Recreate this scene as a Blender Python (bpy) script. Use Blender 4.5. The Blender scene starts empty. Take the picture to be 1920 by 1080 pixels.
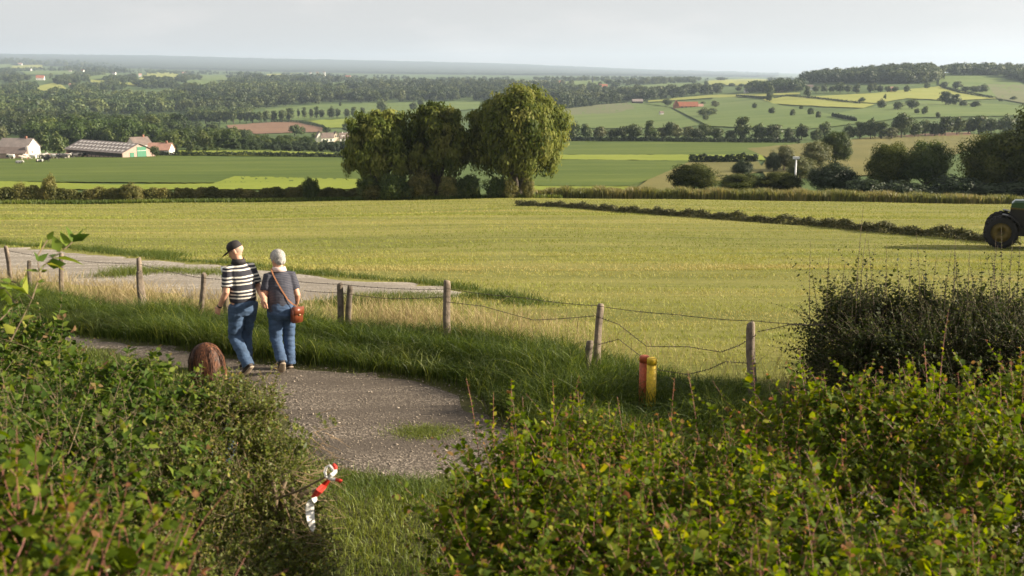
import bpy, bmesh, math, random
import numpy as np
from mathutils import Vector, Matrix
from mathutils.geometry import delaunay_2d_cdt

scene = bpy.context.scene
COL = scene.collection
rad = math.radians

# ------------------------------------------------------------------ camera
CAM_Z = 3.9
F = 2000.0
HORIZON = 135.0
PITCH = math.atan((540 - HORIZON) / F)
cam_data = bpy.data.cameras.new("camera")
cam_data.sensor_width = 36.0
cam_data.lens = 36.0 * F / 1920.0
cam_data.clip_start = 0.2
cam_data.clip_end = 40000.0
cam_data.dof.use_dof = True
cam_data.dof.focus_distance = 17.0
cam_data.dof.aperture_fstop = 3.4
cam = bpy.data.objects.new("camera", cam_data)
cam.location = (0, 0, CAM_Z)
cam.rotation_euler = (math.pi / 2 - PITCH, 0, 0)
COL.objects.link(cam)
scene.camera = cam

# ------------------------------------------------------------------ sun, sky, exposure
SUN_EL, SUN_AZ = rad(21.0), rad(90.0)          # azimuth clockwise from straight ahead
world = bpy.data.worlds.new("World")
scene.world = world
world.use_nodes = True
wn, wl = world.node_tree.nodes, world.node_tree.links
wn.clear()
sky = wn.new("ShaderNodeTexSky")
sky.sky_type = 'NISHITA'
sky.sun_disc = False
sky.sun_elevation = SUN_EL
sky.sun_rotation = SUN_AZ
sky.altitude = 150
sky.air_density = 1.0
sky.dust_density = 1.2
sky.ozone_density = 1.0
hs = wn.new("ShaderNodeHueSaturation"); hs.inputs['Saturation'].default_value = 0.16
hs.inputs['Value'].default_value = 1.0
wl.new(sky.outputs[0], hs.inputs['Color'])
tc = wn.new("ShaderNodeTexCoord")
mp = wn.new("ShaderNodeMapping"); mp.inputs['Scale'].default_value = (2.2, 2.2, 9.0)
wl.new(tc.outputs['Generated'], mp.inputs[0])
nz = wn.new("ShaderNodeTexNoise"); nz.inputs['Scale'].default_value = 2.3; nz.inputs['Detail'].default_value = 7
nz.inputs['Roughness'].default_value = 0.55
wl.new(mp.outputs[0], nz.inputs['Vector'])
cr = wn.new("ShaderNodeValToRGB")
cr.color_ramp.elements[0].position = 0.50; cr.color_ramp.elements[0].color = (0, 0, 0, 1)
cr.color_ramp.elements[1].position = 0.74; cr.color_ramp.elements[1].color = (1, 1, 1, 1)
wl.new(nz.outputs[0], cr.inputs[0])
mul = wn.new("ShaderNodeMath"); mul.operation = 'MULTIPLY'; mul.inputs[1].default_value = 0.6
wl.new(cr.outputs[0], mul.inputs[0])
veil = wn.new("ShaderNodeMath"); veil.operation = 'ADD'; veil.inputs[1].default_value = 0.55; veil.inputs[0].default_value = 0.05
mx = wn.new("ShaderNodeMix"); mx.data_type = 'RGBA'
wl.new(veil.outputs[0], mx.inputs[0]); wl.new(hs.outputs[0], mx.inputs[6])
mx.inputs[7].default_value = (5.1, 4.9, 4.8, 1)
bg = wn.new("ShaderNodeBackground"); bg.inputs['Strength'].default_value = 0.055
mx2 = wn.new("ShaderNodeMix"); mx2.data_type = 'RGBA'; wl.new(mul.outputs[0], mx2.inputs[0]); wl.new(mx.outputs[2], mx2.inputs[6]); mx2.inputs[7].default_value = (6.6, 6.1, 5.8, 1)
wl.new(mx2.outputs[2], bg.inputs[0])
wo = wn.new("ShaderNodeOutputWorld"); wl.new(bg.outputs[0], wo.inputs[0])

sd = bpy.data.lights.new("sun", 'SUN')
sd.energy = 5.0
sd.angle = rad(0.5)
sd.color = (1.0, 0.87, 0.68)
sun = bpy.data.objects.new("sun", sd)
sdir = Vector((math.sin(SUN_AZ) * math.cos(SUN_EL), math.cos(SUN_AZ) * math.cos(SUN_EL), math.sin(SUN_EL)))
sun.rotation_euler = sdir.to_track_quat('Z', 'Y').to_euler()
sun.location = sdir * 60
COL.objects.link(sun)
scene.view_settings.view_transform = 'Standard'
scene.view_settings.look = 'None'
scene.view_settings.exposure = 1.38
scene.view_settings.gamma = 1.0

# ------------------------------------------------------------------ picture <-> place
cP, sP = math.cos(PITCH), math.sin(PITCH)
def st(px, py):
    """pixel -> (X/Y, drop/Y)"""
    a = (np.asarray(px, float) - 960) / F
    b = -(np.asarray(py, float) - 540) / F
    den = cP + b * sP
    return a / den, (sP - b * cP) / den
def at(px, py, Y):
    s, t = st(px, py)
    return np.array([float(s) * Y, Y, CAM_Z - float(t) * Y])
def px_per_m(Y):
    return F / Y

# ------------------------------------------------------------------ terrain heights
TY = [130, 200, 300, 420, 550, 800, 1100, 1500, 1900, 2400, 3200, 5500, 9000, 13000, 18000, 21000]
TCOL = {
 -900: [384, 346, 320, 299, 284, 258, 232, 205, 185, 165, 145, 128, 112, 106, 98, 104],
    0: [383, 345, 320, 299, 284, 258, 236, 212, 190, 170, 148, 130, 112, 108, 100, 106],
  300: [381, 343, 317, 296, 279, 258, 240, 214, 190, 170, 152, 138, 128, 116, 104, 110],
  480: [379, 343, 315, 293, 276, 263, 241, 214, 190, 172, 156, 142, 132, 122, 109, 114],
  700: [376, 341, 312, 291, 274, 262, 238, 209, 190, 172, 158, 144, 136, 126, 113, 118],
  960: [371, 338, 308, 287, 272, 256, 230, 206, 188, 170, 156, 146, 138, 130, 120, 124],
 1200: [373, 338, 308, 287, 268, 246, 220, 196, 182, 168, 155, 148, 142, 138, 130, 133],
 1350: [375, 338, 306, 284, 267, 236, 210, 186, 172, 160, 153, 149, 145, 141, 134, 136],
 1500: [377, 336, 302, 280, 265, 228, 200, 170, 154, 158, 158, 152, 147, 144, 138, 140],
 1650: [380, 334, 299, 276, 263, 226, 198, 163, 136, 142, 152, 152, 150, 147, 141, 143],
 1800: [382, 333, 297, 274, 261, 224, 196, 164, 135, 140, 152, 152, 150, 147, 143, 145],
 1920: [384, 333, 296, 273, 260, 224, 197, 168, 136, 138, 150, 152, 150, 147, 143, 145],
 2700: [388, 336, 298, 275, 260, 226, 200, 172, 138, 138, 150, 152, 150, 147, 143, 145],
}
_cp = sorted(TCOL)
_s = np.array([float(st(c, 300)[0]) for c in _cp])
_LY = np.log(np.array(TY, float))
_T = np.array([[float(st(c, r)[1]) for r in TCOL[c]] for c in _cp])
S_AX = np.linspace(_s[0], _s[-1], 260)
L_AX = np.linspace(math.log(130.0), math.log(21000.0), 340)
_tmp = np.array([np.interp(L_AX, _LY, row) for row in _T])
G = np.array([np.interp(S_AX, _s, _tmp[:, j]) for j in range(len(L_AX))]).T
def _smooth(A, n, axis):
    k = np.hanning(2 * n + 3)[1:-1]; k /= k.sum()
    P = np.pad(A, [(n, n) if i == axis else (0, 0) for i in range(2)], mode='edge')
    return np.apply_along_axis(lambda v: np.convolve(v, k, 'valid'), axis, P)
G = _smooth(_smooth(G, 9, 0), 5, 1)
def sm(a, b, x):
    t = np.clip((x - a) / (b - a), 0, 1)
    return t * t * (3 - 2 * t)
def height(x, y):
    x = np.asarray(x, float); y = np.asarray(y, float)
    yy = np.maximum(y, 1.0)
    s = np.clip(x / yy, S_AX[0], S_AX[-1])
    L = np.log(np.clip(yy, 130.0, 21000.0))
    fi = (s - S_AX[0]) / (S_AX[1] - S_AX[0]); fj = (L - L_AX[0]) / (L_AX[1] - L_AX[0])
    i = np.clip(fi.astype(int), 0, len(S_AX) - 2); j = np.clip(fj.astype(int), 0, len(L_AX) - 2)
    u = fi - i; v = fj - j
    t = G[i, j] * (1 - u) * (1 - v) + G[i + 1, j] * u * (1 - v) + G[i, j + 1] * (1 - u) * v + G[i + 1, j + 1] * u * v
    far = CAM_Z - t * yy
    # near: bank under the hedges, level path, then a plane falling to the far hedge
    t130 = G[i, 0] * (1 - u) + G[i + 1, 0] * u
    z130 = CAM_Z - t130 * 130.0
    k = np.clip((yy - 15.0) / 115.0, 0, 1)
    bend = 2.2 * (yy - 15.0) / 115 * 0
    near = z130 * k + bend + 0.30 * (1 - sm(8.2, 10.2, yy))
    near = near + 0.05 * np.sin(x * 0.31 + 1.3) * sm(18, 30, yy) * np.sin(y * 0.17)
    return np.where(yy < 130.0, near, far)
def ground(px, py, y0=3.0, y1=21000.0, n=760):
    """first hit of pixel rays with the terrain -> (N,3)"""
    s, t = st(np.atleast_1d(px), np.atleast_1d(py))
    Ys = np.exp(np.linspace(math.log(y0), math.log(y1), n))
    d = (CAM_Z - t[:, None] * Ys) - height(s[:, None] * Ys, np.broadcast_to(Ys, (len(s), n)))
    neg = d <= 0
    idx = np.where(neg.any(1), neg.argmax(1), n - 1)
    idx = np.maximum(idx, 1)
    r = np.arange(len(s))
    d0, d1 = d[r, idx - 1], d[r, idx]
    w = np.clip(d0 / np.where(np.abs(d0 - d1) < 1e-9, 1e-9, d0 - d1), 0, 1)
    Y = Ys[idx - 1] * (1 - w) + Ys[idx] * w
    X = s * Y
    return np.stack([X, Y, height(X, Y)], 1)
def gnd(px, py):
    return ground([px], [py])[0]
def onground(x, y):
    return np.array([x, y, float(height(x, y))])

# ------------------------------------------------------------------ mesh + object helpers
def mesh_np(name, V, Q=None, T=None, tint=None, mat=None, smooth=False, mats=None, midx=None):
    me = bpy.data.meshes.new(name)
    V = np.asarray(V, np.float32)
    loops, starts, n = [], [], 0
    for A in (Q, T):
        if A is not None and len(A):
            A = np.asarray(A, np.int32)
            loops.append(A.ravel()); starts.append(n + np.arange(len(A)) * A.shape[1]); n += A.size
    loops = np.concatenate(loops); starts = np.concatenate(starts)
    me.vertices.add(len(V)); me.vertices.foreach_set("co", V.ravel())
    me.loops.add(len(loops)); me.loops.foreach_set("vertex_index", loops)
    me.polygons.add(len(starts)); me.polygons.foreach_set("loop_start", starts.astype(np.int32))
    if smooth:
        me.polygons.foreach_set("use_smooth", np.ones(len(starts), bool))
    if tint is not None:
        a = me.attributes.new("tint", 'FLOAT', 'POINT')
        a.data.foreach_set("value", np.asarray(tint, np.float32))
    for m in (mats or ([mat] if mat else [])):
        me.materials.append(m)
    if midx is not None:
        me.polygons.foreach_set("material_index", np.asarray(midx, np.int32))
    me.update(calc_edges=True)
    return me
def link(name, data, parent=None, loc=None):
    o = bpy.data.objects.new(name, data)
    COL.objects.link(o)
    if parent is not None: o.parent = parent
    if loc is not None: o.location = loc
    return o
def tag(o, label=None, cat=None, group=None, kind=None):
    if label: o['label'] = label
    if cat: o['category'] = cat
    if group: o['group'] = group
    if kind: o['kind'] = kind
    return o
def thing(name, label, cat, loc=(0, 0, 0), rz=0.0, group=None):
    o = bpy.data.objects.new(name, None)
    o.empty_display_size = 0.2
    COL.objects.link(o)
    o.location = loc; o.rotation_euler = (0, 0, rz)
    return tag(o, label, cat, group)

class Geo:
    """collects boxes, tubes and polygons into one mesh"""
    def __init__(self): self.v, self.f = [], []
    def add(self, V, Fc):
        b = len(self.v)
        self.v += [tuple(map(float, p)) for p in V]
        self.f += [tuple(int(i) + b for i in f) for f in Fc]
        return self
    def box(self, c, size, rz=0.0, tilt=None):
        hx, hy, hz = [s / 2 for s in size]
        P = [Vector((x, y, z)) for z in (-hz, hz) for x, y in ((-hx, -hy), (hx, -hy), (hx, hy), (-hx, hy))]
        M = Matrix.Rotation(rz, 3, 'Z')
        if tilt is not None: M = M @ tilt
        P = [M @ p + Vector(c) for p in P]
        return self.add(P, [(3, 2, 1, 0), (4, 5, 6, 7), (0, 1, 5, 4), (1, 2, 6, 5), (2, 3, 7, 6), (3, 0, 4, 7)])
    def loft(self, rings, cap=True):
        n = len(rings[0]); V = [p for r in rings for p in r]; Fc = []
        for k in range(len(rings) - 1):
            for i in range(n):
                j = (i + 1) % n
                Fc.append((k * n + i, k * n + j, (k + 1) * n + j, (k + 1) * n + i))
        if cap:
            Fc.append(tuple(range(n - 1, -1, -1))); Fc.append(tuple((len(rings) - 1) * n + i for i in range(n)))
        return self.add(V, Fc)
    def tube(self, pts, radii, n=8, cap=True):
        pts = [Vector(p) for p in pts]
        if not hasattr(radii, '__len__'): radii = [radii] * len(pts)
        rings = []; up = None
        for k, p in enumerate(pts):
            a = pts[max(k - 1, 0)]; b = pts[min(k + 1, len(pts) - 1)]
            t = (b - a).normalized()
            if up is None:
                up = Vector((0, 0, 1)) if abs(t.z) < 0.9 else Vector((0, 1, 0))
            u = t.cross(up)
            if u.length < 1e-4: u = t.cross(Vector((1, 0.3, 0)))
            u.normalize(); v = u.cross(t).normalized(); up = v
            r = radii[k]
            rx, ry = (r, r) if not hasattr(r, '__len__') else r
            rings.append([p + u * (rx * math.cos(q)) + v * (ry * math.sin(q)) for q in [2 * math.pi * i / n for i in range(n)]])
        return self.loft(rings, cap)
    def blob(self, c, r, seg=12, rings=8):
        c = Vector(c); rr = r if hasattr(r, '__len__') else (r, r, r)
        R = []
        for k in range(1, rings):
            ph = math.pi * k / rings - math.pi / 2
            R.append([c + Vector((rr[0] * math.cos(ph) * math.cos(q), rr[1] * math.cos(ph) * math.sin(q), rr[2] * math.sin(ph)))
                      for q in [2 * math.pi * i / seg for i in range(seg)]])
        return self.loft(R)
    def mesh(self, name, mat=None, smooth=False, auto=None):
        me = bpy.data.meshes.new(name)
        me.from_pydata(self.v, [], self.f)
        if mat: me.materials.append(mat)
        if smooth: me.polygons.foreach_set("use_smooth", np.ones(len(me.polygons), bool))
        me.update()
        return me
    def build(self, name, mat, parent=None, smooth=False, loc=None):
        return link(name, self.mesh(name, mat, smooth), parent, loc)

# ------------------------------------------------------------------ materials
def new_mat(name):
    m = bpy.data.materials.new(name); m.use_nodes = True
    nt = m.node_tree; nt.nodes.clear()
    out = nt.nodes.new("ShaderNodeOutputMaterial")
    return m, nt, out
def N(nt, typ, **kw):
    n = nt.nodes.new(typ)
    for k, v in kw.items():
        if k in n.inputs: n.inputs[k].default_value = v
        else: setattr(n, k, v)
    return n
def ramp(nt, fac, stops, interp='LINEAR'):
    r = nt.nodes.new("ShaderNodeValToRGB"); e = r.color_ramp
    e.interpolation = interp
    while len(e.elements) < len(stops): e.elements.new(0.5)
    for el, (p, c) in zip(e.elements, stops):
        el.position = p; el.color = (*c, 1) if len(c) == 3 else c
    if fac is not None: nt.links.new(fac, r.inputs[0])
    return r
def plain(name, col, rough=0.6, var=0.12, scale=6.0, metal=0.0, bump=0.0, coat=0.0):
    """one surface with a little procedural unevenness"""
    m, nt, out = new_mat(name)
    b = N(nt, "ShaderNodeBsdfPrincipled", Roughness=rough, Metallic=metal)
    if coat: b.inputs['Coat Weight'].default_value = coat
    tcn = N(nt, "ShaderNodeTexCoord")
    no = N(nt, "ShaderNodeTexNoise", Scale=scale, Detail=6.0, Roughness=0.65)
    nt.links.new(tcn.outputs['Object'], no.inputs['Vector'])
    lo = tuple(max(0, c * (1 - var * 1.6)) for c in col); hi = tuple(min(1, c * (1 + var * 1.6)) for c in col)
    r = ramp(nt, no.outputs[0], [(0.3, lo), (0.7, hi)])
    nt.links.new(r.outputs[0], b.inputs['Base Color'])
    if bump:
        bp = N(nt, "ShaderNodeBump", Strength=bump, Distance=0.02)
        nt.links.new(no.outputs[0], bp.inputs['Height']); nt.links.new(bp.outputs[0], b.inputs['Normal'])
    nt.links.new(b.outputs[0], out.inputs[0])
    return m
def leafy(name, stops, trans=0.28, rough=0.55, tcol=None, spec=0.3):
    """leaves: colour picked leaf by leaf from 'tint', some light through the blade"""
    m, nt, out = new_mat(name)
    at_ = N(nt, "ShaderNodeAttribute", attribute_name="tint")
    oi = N(nt, "ShaderNodeObjectInfo")
    r = ramp(nt, at_.outputs['Fac'], stops)
    hv = N(nt, "ShaderNodeHueSaturation")
    mr = N(nt, "ShaderNodeMapRange"); mr.inputs[3].default_value = 0.75; mr.inputs[4].default_value = 1.25
    nt.links.new(oi.outputs['Random'], mr.inputs[0]); nt.links.new(mr.outputs[0], hv.inputs['Value'])
    nt.links.new(r.outputs[0], hv.inputs['Color'])
    b = N(nt, "ShaderNodeBsdfPrincipled", Roughness=rough)
    b.inputs['Specular IOR Level'].default_value = spec
    nt.links.new(hv.outputs[0], b.inputs['Base Color'])
    t = N(nt, "ShaderNodeBsdfTranslucent")
    h2 = N(nt, "ShaderNodeHueSaturation", Value=1.5, Saturation=1.1, Hue=0.49)
    nt.links.new(hv.outputs[0], h2.inputs['Color']); nt.links.new(h2.outputs[0], t.inputs['Color'])
    mxs = N(nt, "ShaderNodeMixShader"); mxs.inputs[0].default_value = trans
    nt.links.new(b.outputs[0], mxs.inputs[1]); nt.links.new(t.outputs[0], mxs.inputs[2])
    nt.links.new(mxs.outputs[0], out.inputs[0])
    return m
def turf(name, cols, big=0.05, mid=0.6, fine=9.0, stretch=(1, 1), rot=0.0, bump=0.4, blades=True, dist=0.05):
    """grass/soil ground: cols dark, mid, light (+ optional fourth for straw), noise at three sizes in world metres"""
    m, nt, out = new_mat(name)
    g = N(nt, "ShaderNodeNewGeometry")
    mpn = N(nt, "ShaderNodeMapping"); mpn.inputs['Scale'].default_value = (stretch[0], stretch[1], 0.3)
    mpn.inputs['Rotation'].default_value = (0, 0, rot)
    nt.links.new(g.outputs['Position'], mpn.inputs[0])
    n1 = N(nt, "ShaderNodeTexNoise", Scale=big, Detail=5.0, Roughness=0.6)
    n2 = N(nt, "ShaderNodeTexNoise", Scale=mid, Detail=6.0, Roughness=0.65)
    n3 = N(nt, "ShaderNodeTexNoise", Scale=fine, Detail=8.0, Roughness=0.75)
    for n in (n1, n2, n3): nt.links.new(mpn.outputs[0], n.inputs['Vector'])
    a = N(nt, "ShaderNodeMath", operation='MULTIPLY'); a.inputs[1].default_value = 0.40
    nt.links.new(n1.outputs[0], a.inputs[0])
    bb = N(nt, "ShaderNodeMath", operation='MULTIPLY_ADD'); bb.inputs[1].default_value = 0.30
    nt.links.new(n2.outputs[0], bb.inputs[0]); nt.links.new(a.outputs[0], bb.inputs[2])
    c = N(nt, "ShaderNodeMath", operation='MULTIPLY_ADD'); c.inputs[1].default_value = 0.30
    nt.links.new(n3.outputs[0], c.inputs[0]); nt.links.new(bb.outputs[0], c.inputs[2])
    k = len(cols)
    r = ramp(nt, c.outputs[0], [(0.36 + 0.28 * i / (k - 1), col) for i, col in enumerate(cols)])
    b = N(nt, "ShaderNodeBsdfPrincipled", Roughness=0.9)
    b.inputs['Specular IOR Level'].default_value = 0.15
    nt.links.new(r.outputs[0], b.inputs['Base Color'])
    if bump:
        bp = N(nt, "ShaderNodeBump", Strength=bump, Distance=dist)
        nt.links.new(n3.outputs[0], bp.inputs['Height']); nt.links.new(bp.outputs[0], b.inputs['Normal'])
    nt.links.new(b.outputs[0], out.inputs[0])
    return m
# ------------------------------------------------------------------ the ground: one sheet to the horizon
def in_poly(P, x, y):
    P = np.asarray(P, float); c = np.zeros(len(x), bool); j = len(P) - 1
    for i in range(len(P)):
        xi, yi, xj, yj = *P[i], *P[j]
        cond = ((yi > y) != (yj > y))
        c ^= cond & (x < (xj - xi) * (y - yi) / (yj - yi + 1e-12) + xi)
        j = i
    return c
M_base = turf("valley_grass", [(.045, .075, .022), (.075, .115, .030), (.115, .15, .045)], big=.008, mid=.05, fine=.5, bump=.25, dist=.3)
M_soil = turf("bank_soil", [(.045, .045, .018), (.07, .07, .026), (.11, .095, .045)], big=.3, mid=2, fine=18, bump=.5)
sv = np.concatenate([np.linspace(-1.15, -.56, 24)[:-1], np.linspace(-.56, .56, 150), np.linspace(.56, 1.15, 24)[1:]])
yv = np.concatenate([np.linspace(-12, 16, 113)[:-1], np.exp(np.linspace(math.log(16), math.log(21000), 360))])
SS, YY = np.meshgrid(sv, yv)
XX = SS * (np.maximum(YY, -2) + 12) * 1.0
ZZ = height(XX, YY)
fieldP = [(-16.5, 25.5), (-10.6, 22.6), (-7.4, 19.6), (-4.9, 17.6), (-3.3, 16.9), (-1.6, 16.1), (.6, 14.9), (2.2, 13.2), (3.4, 12.3), (9, 10.8), (20, 11.5), (75, 60), (75, 124),
          (62, 126.5), (20, 127.5), (0, 128), (-30, 127.5), (-64, 125), (-80, 122), (-80, 60)]
nS, nY = len(sv), len(yv)
ZZ = ZZ - .15 * in_poly(fieldP, XX.ravel(), YY.ravel()).reshape(XX.shape)
ii = np.arange(nY - 1)[:, None] * nS + np.arange(nS - 1)[None, :]
Q = np.stack([ii, ii + 1, ii + nS + 1, ii + nS], -1).reshape(-1, 4)
near_face = (YY[:-1, :-1].ravel() < 18).astype(int)
gm = mesh_np("ground", np.stack([XX, YY, ZZ], -1).reshape(-1, 3), Q=Q, smooth=True, mats=[M_base, M_soil], midx=near_face)
tag(link("ground", gm), kind='structure')

def sheet_world(name, P, mat, off, step, jitter=0.0, label=None):
    """a field laid on the terrain: world polygon P (x, y)"""
    rng = np.random.default_rng(len(name) * 7 + len(P))
    P = np.asarray(P, float); B = []
    for a, b in zip(P, np.roll(P, -1, 0)):
        n = max(1, int(np.hypot(*(b - a)) / step))
        for k in range(n):
            q = a + (b - a) * k / n
            B.append(q + (rng.normal(0, jitter, 2) if jitter else 0))
    B = np.array(B)
    lo, hi = P.min(0), P.max(0)
    gx, gy = np.meshgrid(np.arange(lo[0], hi[0], step), np.arange(lo[1], hi[1], step))
    gx = gx.ravel() + rng.uniform(-.2, .2, gx.size) * step; gy = gy.ravel() + rng.uniform(-.2, .2, gy.size) * step
    k = in_poly(B, gx, gy)
    pts = [Vector(p) for p in B] + [Vector((a, b)) for a, b in zip(gx[k], gy[k])]
    nb = len(B)
    vo, _, fo, *_ = delaunay_2d_cdt(pts, [(i, (i + 1) % nb) for i in range(nb)], [list(range(nb))], 1, 1e-5)
    V = np.array([(p.x, p.y) for p in vo])
    z = height(V[:, 0], V[:, 1]) + off
    z[:nb] -= off + .03
    me = mesh_np(name, np.column_stack([V, z]), T=[f for f in fo if len(f) == 3], mat=mat, smooth=True)
    flip(me)
    return tag(link(name, me), kind='structure')
def flip(me):
    nz_ = np.empty(len(me.polygons) * 3, np.float32); me.polygons.foreach_get("normal", nz_)
    if nz_.reshape(-1, 3)[:, 2].mean() < 0: me.flip_normals()
NSHEET = [0]
def sheet_px(name, P, mat, step=9, off=None):
    """a field seen between picture points: every vertex is dropped on the terrain where its ray meets it"""
    rng = np.random.default_rng(int(abs(P[0][0])) + len(P))
    P = np.asarray(P, float); B = []
    for a, b in zip(P, np.roll(P, -1, 0)):
        n = max(1, int(np.hypot(b[0] - a[0], (b[1] - a[1]) * 3) / step))
        for k in range(n): B.append(a + (b - a) * k / n + rng.normal(0, .25, 2) * (k > 0))
    B = np.array(B); lo, hi = P.min(0), P.max(0)
    gx, gy = np.meshgrid(np.arange(lo[0], hi[0], step), np.arange(lo[1], hi[1], step / 4))
    gx, gy = gx.ravel() + rng.uniform(-2, 2, gx.size), gy.ravel() + rng.uniform(-.3, .3, gy.size)
    k = in_poly(B, gx, gy)
    pts = [Vector(p) for p in B] + [Vector((a, b)) for a, b in zip(gx[k], gy[k])]
    nb = len(B)
    vo, _, fo, *_ = delaunay_2d_cdt(pts, [(i, (i + 1) % nb) for i in range(nb)], [list(range(nb))], 1, 1e-5)
    V = np.array([(p.x, p.y) for p in vo])
    W = ground(V[:, 0], V[:, 1])
    NSHEET[0] += 1
    W[:, 2] += (0.12 + W[:, 1] * (5e-4 + 1.2e-5 * NSHEET[0])) if off is None else off
    me = mesh_np(name, W, T=[f for f in fo if len(f) == 3], mat=mat, smooth=True)
    flip(me)
    return tag(link(name, me), kind='structure')

M_mown = turf("mown_meadow", [(.085, .10, .022), (.15, .158, .036), (.235, .222, .060), (.31, .275, .095)], big=.12, mid=.75, fine=10, stretch=(.16, 1.4), rot=rad(9), bump=.8, dist=.06)
M_pasture = turf("pasture", [(.045, .078, .010), (.080, .115, .017), (.135, .165, .03)], big=.03, mid=.2, fine=1.2, stretch=(.35, 1.6), bump=.3, dist=.2)
M_lime = turf("lime_grass", [(.14, .185, .020), (.19, .23, .028), (.23, .26, .04)], big=.03, mid=.2, fine=2, bump=.25, dist=.2)
M_mid = turf("hill_grass", [(.07, .118, .026), (.115, .16, .042), (.17, .20, .065)], big=.012, mid=.07, fine=.5, stretch=(.5, 1.5), bump=.2, dist=.3)
M_yel = turf("yellow_grass", [(.20, .235, .05), (.25, .265, .06), (.29, .29, .085)], big=.012, mid=.06, fine=.6, bump=.2, dist=.3)
M_tan = turf("ripe_crop", [(.11, .108, .032), (.15, .14, .043), (.19, .165, .055)], big=.02, mid=.2, fine=1.5, stretch=(2, .6), bump=.4, dist=.3)
M_brown = turf("ploughed_soil", [(.16, .095, .058), (.20, .12, .075), (.235, .145, .09)], big=.02, mid=.1, fine=1, stretch=(.4, 1.6), bump=.4, dist=.3)
M_grey = turf("rough_grazing", [(.11, .125, .055), (.14, .15, .07), (.17, .17, .085)], big=.015, mid=.08, fine=.6, bump=.25, dist=.3)

# the mown field between the fence and the far hedge
sheet_world("mown_field", fieldP, M_mown, .004, 2.0, .12)
sheet_px("pasture_field", [(-260, 298), (130, 294), (300, 293), (660, 297), (700, 297), (700, 338), (420, 345), (0, 342), (-260, 342)], M_pasture)
sheet_px("lime_field", [(-260, 341.5), (0, 341.5), (210, 348), (400, 346), (440, 332), (690, 338), (830, 345), (690, 357), (-260, 357)], M_lime)
sheet_px("lime_field", [(300, 283), (500, 283.5), (660, 289), (760, 290), (700, 297), (660, 295), (300, 291.5)], M_lime)
sheet_px("lime_field", [(545, 268), (680, 268), (680, 273), (545, 273)], M_lime)
sheet_px("ploughed_field", [(425, 236), (500, 231), (562, 229), (607, 238), (605, 248), (480, 252), (432, 247)], M_brown)
sheet_px("lime_field", [(574, 227.5), (700, 221.5), (760, 221), (760, 240), (604, 241), (596, 233)], M_lime)
sheet_px("green_field", [(500, 206), (600, 197), (780, 192.5), (900, 191), (900, 205), (700, 222), (560, 227), (470, 222)], M_mid)
sheet_px("stubble_field", [(160, 224), (250, 219), (347, 214.5), (350, 228), (280, 236), (170, 234)], M_tan)
sheet_px("pasture_field", [(1030, 265.5), (1300, 267), (1500, 268), (1450, 288), (1430, 292), (1030, 292)], M_pasture)
sheet_px("lime_field", [(1030, 292), (1428, 291.5), (1436, 302), (1300, 303), (1030, 300)], M_lime)
sheet_px("pasture_field", [(960, 300.5), (1296, 303), (1255, 325), (1182, 351), (1020, 351), (940, 346)], M_pasture)
sheet_px("lime_field", [(940, 347), (1020, 351.5), (1180, 352), (1174, 359), (940, 360)], M_lime)
sheet_px("maize_field", [(1190, 357), (1214, 340), (1296, 304), (1420, 304), (1436, 322), (1250, 362)], M_tan)
sheet_px("maize_field", [(1400, 280), (1500, 271), (1600, 262), (1640, 258), (1815, 250), (1850, 258), (1830, 280), (1650, 330), (1440, 338), (1425, 318), (1440, 298)], M_tan)
sheet_px("brown_field", [(1646, 257.5), (1740, 252), (1820, 249), (1820, 255), (1700, 259)], M_brown)
# the hillside
sheet_px("hill_field", [(1055, 212), (1172, 194), (1205, 196), (1255, 203), (1310, 236), (1270, 242), (1055, 242)], M_mid)
sheet_px("rough_field", [(1055, 206), (1130, 197), (1180, 193.5), (1190, 205), (1150, 214), (1055, 217)], M_grey)
sheet_px("hill_field", [(1205, 195), (1330, 190), (1345, 180), (1430, 190), (1470, 200), (1590, 222), (1620, 232), (1500, 245), (1330, 238), (1260, 203)], M_mid)
sheet_px("yellow_field", [(1215, 190), (1330, 179.5), (1500, 175), (1500, 178), (1440, 181.5), (1330, 185), (1215, 193)], M_yel)
sheet_px("yellow_field", [(1430, 188), (1470, 181), (1520, 182), (1600, 194), (1640, 197), (1620, 204), (1540, 201), (1450, 196)], M_yel)
sheet_px("hill_field", [(1620, 204), (1720, 190), (1790, 192), (1925, 200), (1925, 218), (1700, 222), (1620, 232), (1560, 215)], M_mid)
sheet_px("yellow_field", [(1520, 182), (1640, 176), (1760, 163), (1800, 172), (1870, 186), (1790, 190), (1700, 186), (1640, 195), (1600, 192)], M_yel)
sheet_px("hill_field", [(1762, 144), (1860, 143), (1915, 157), (1925, 168), (1925, 190), (1870, 184), (1800, 170), (1760, 160)], M_mid)
sheet_px("rough_field", [(1850, 160), (1925, 160), (1925, 196), (1870, 186)], M_grey)
sheet_px("hill_field", [(1150, 166), (1250, 158), (1330, 157), (1330, 166), (1180, 172)], M_mid)
sheet_px("yellow_field", [(1330, 152.5), (1400, 149.5), (1490, 150), (1490, 158), (1380, 162), (1320, 160)], M_yel)
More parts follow.
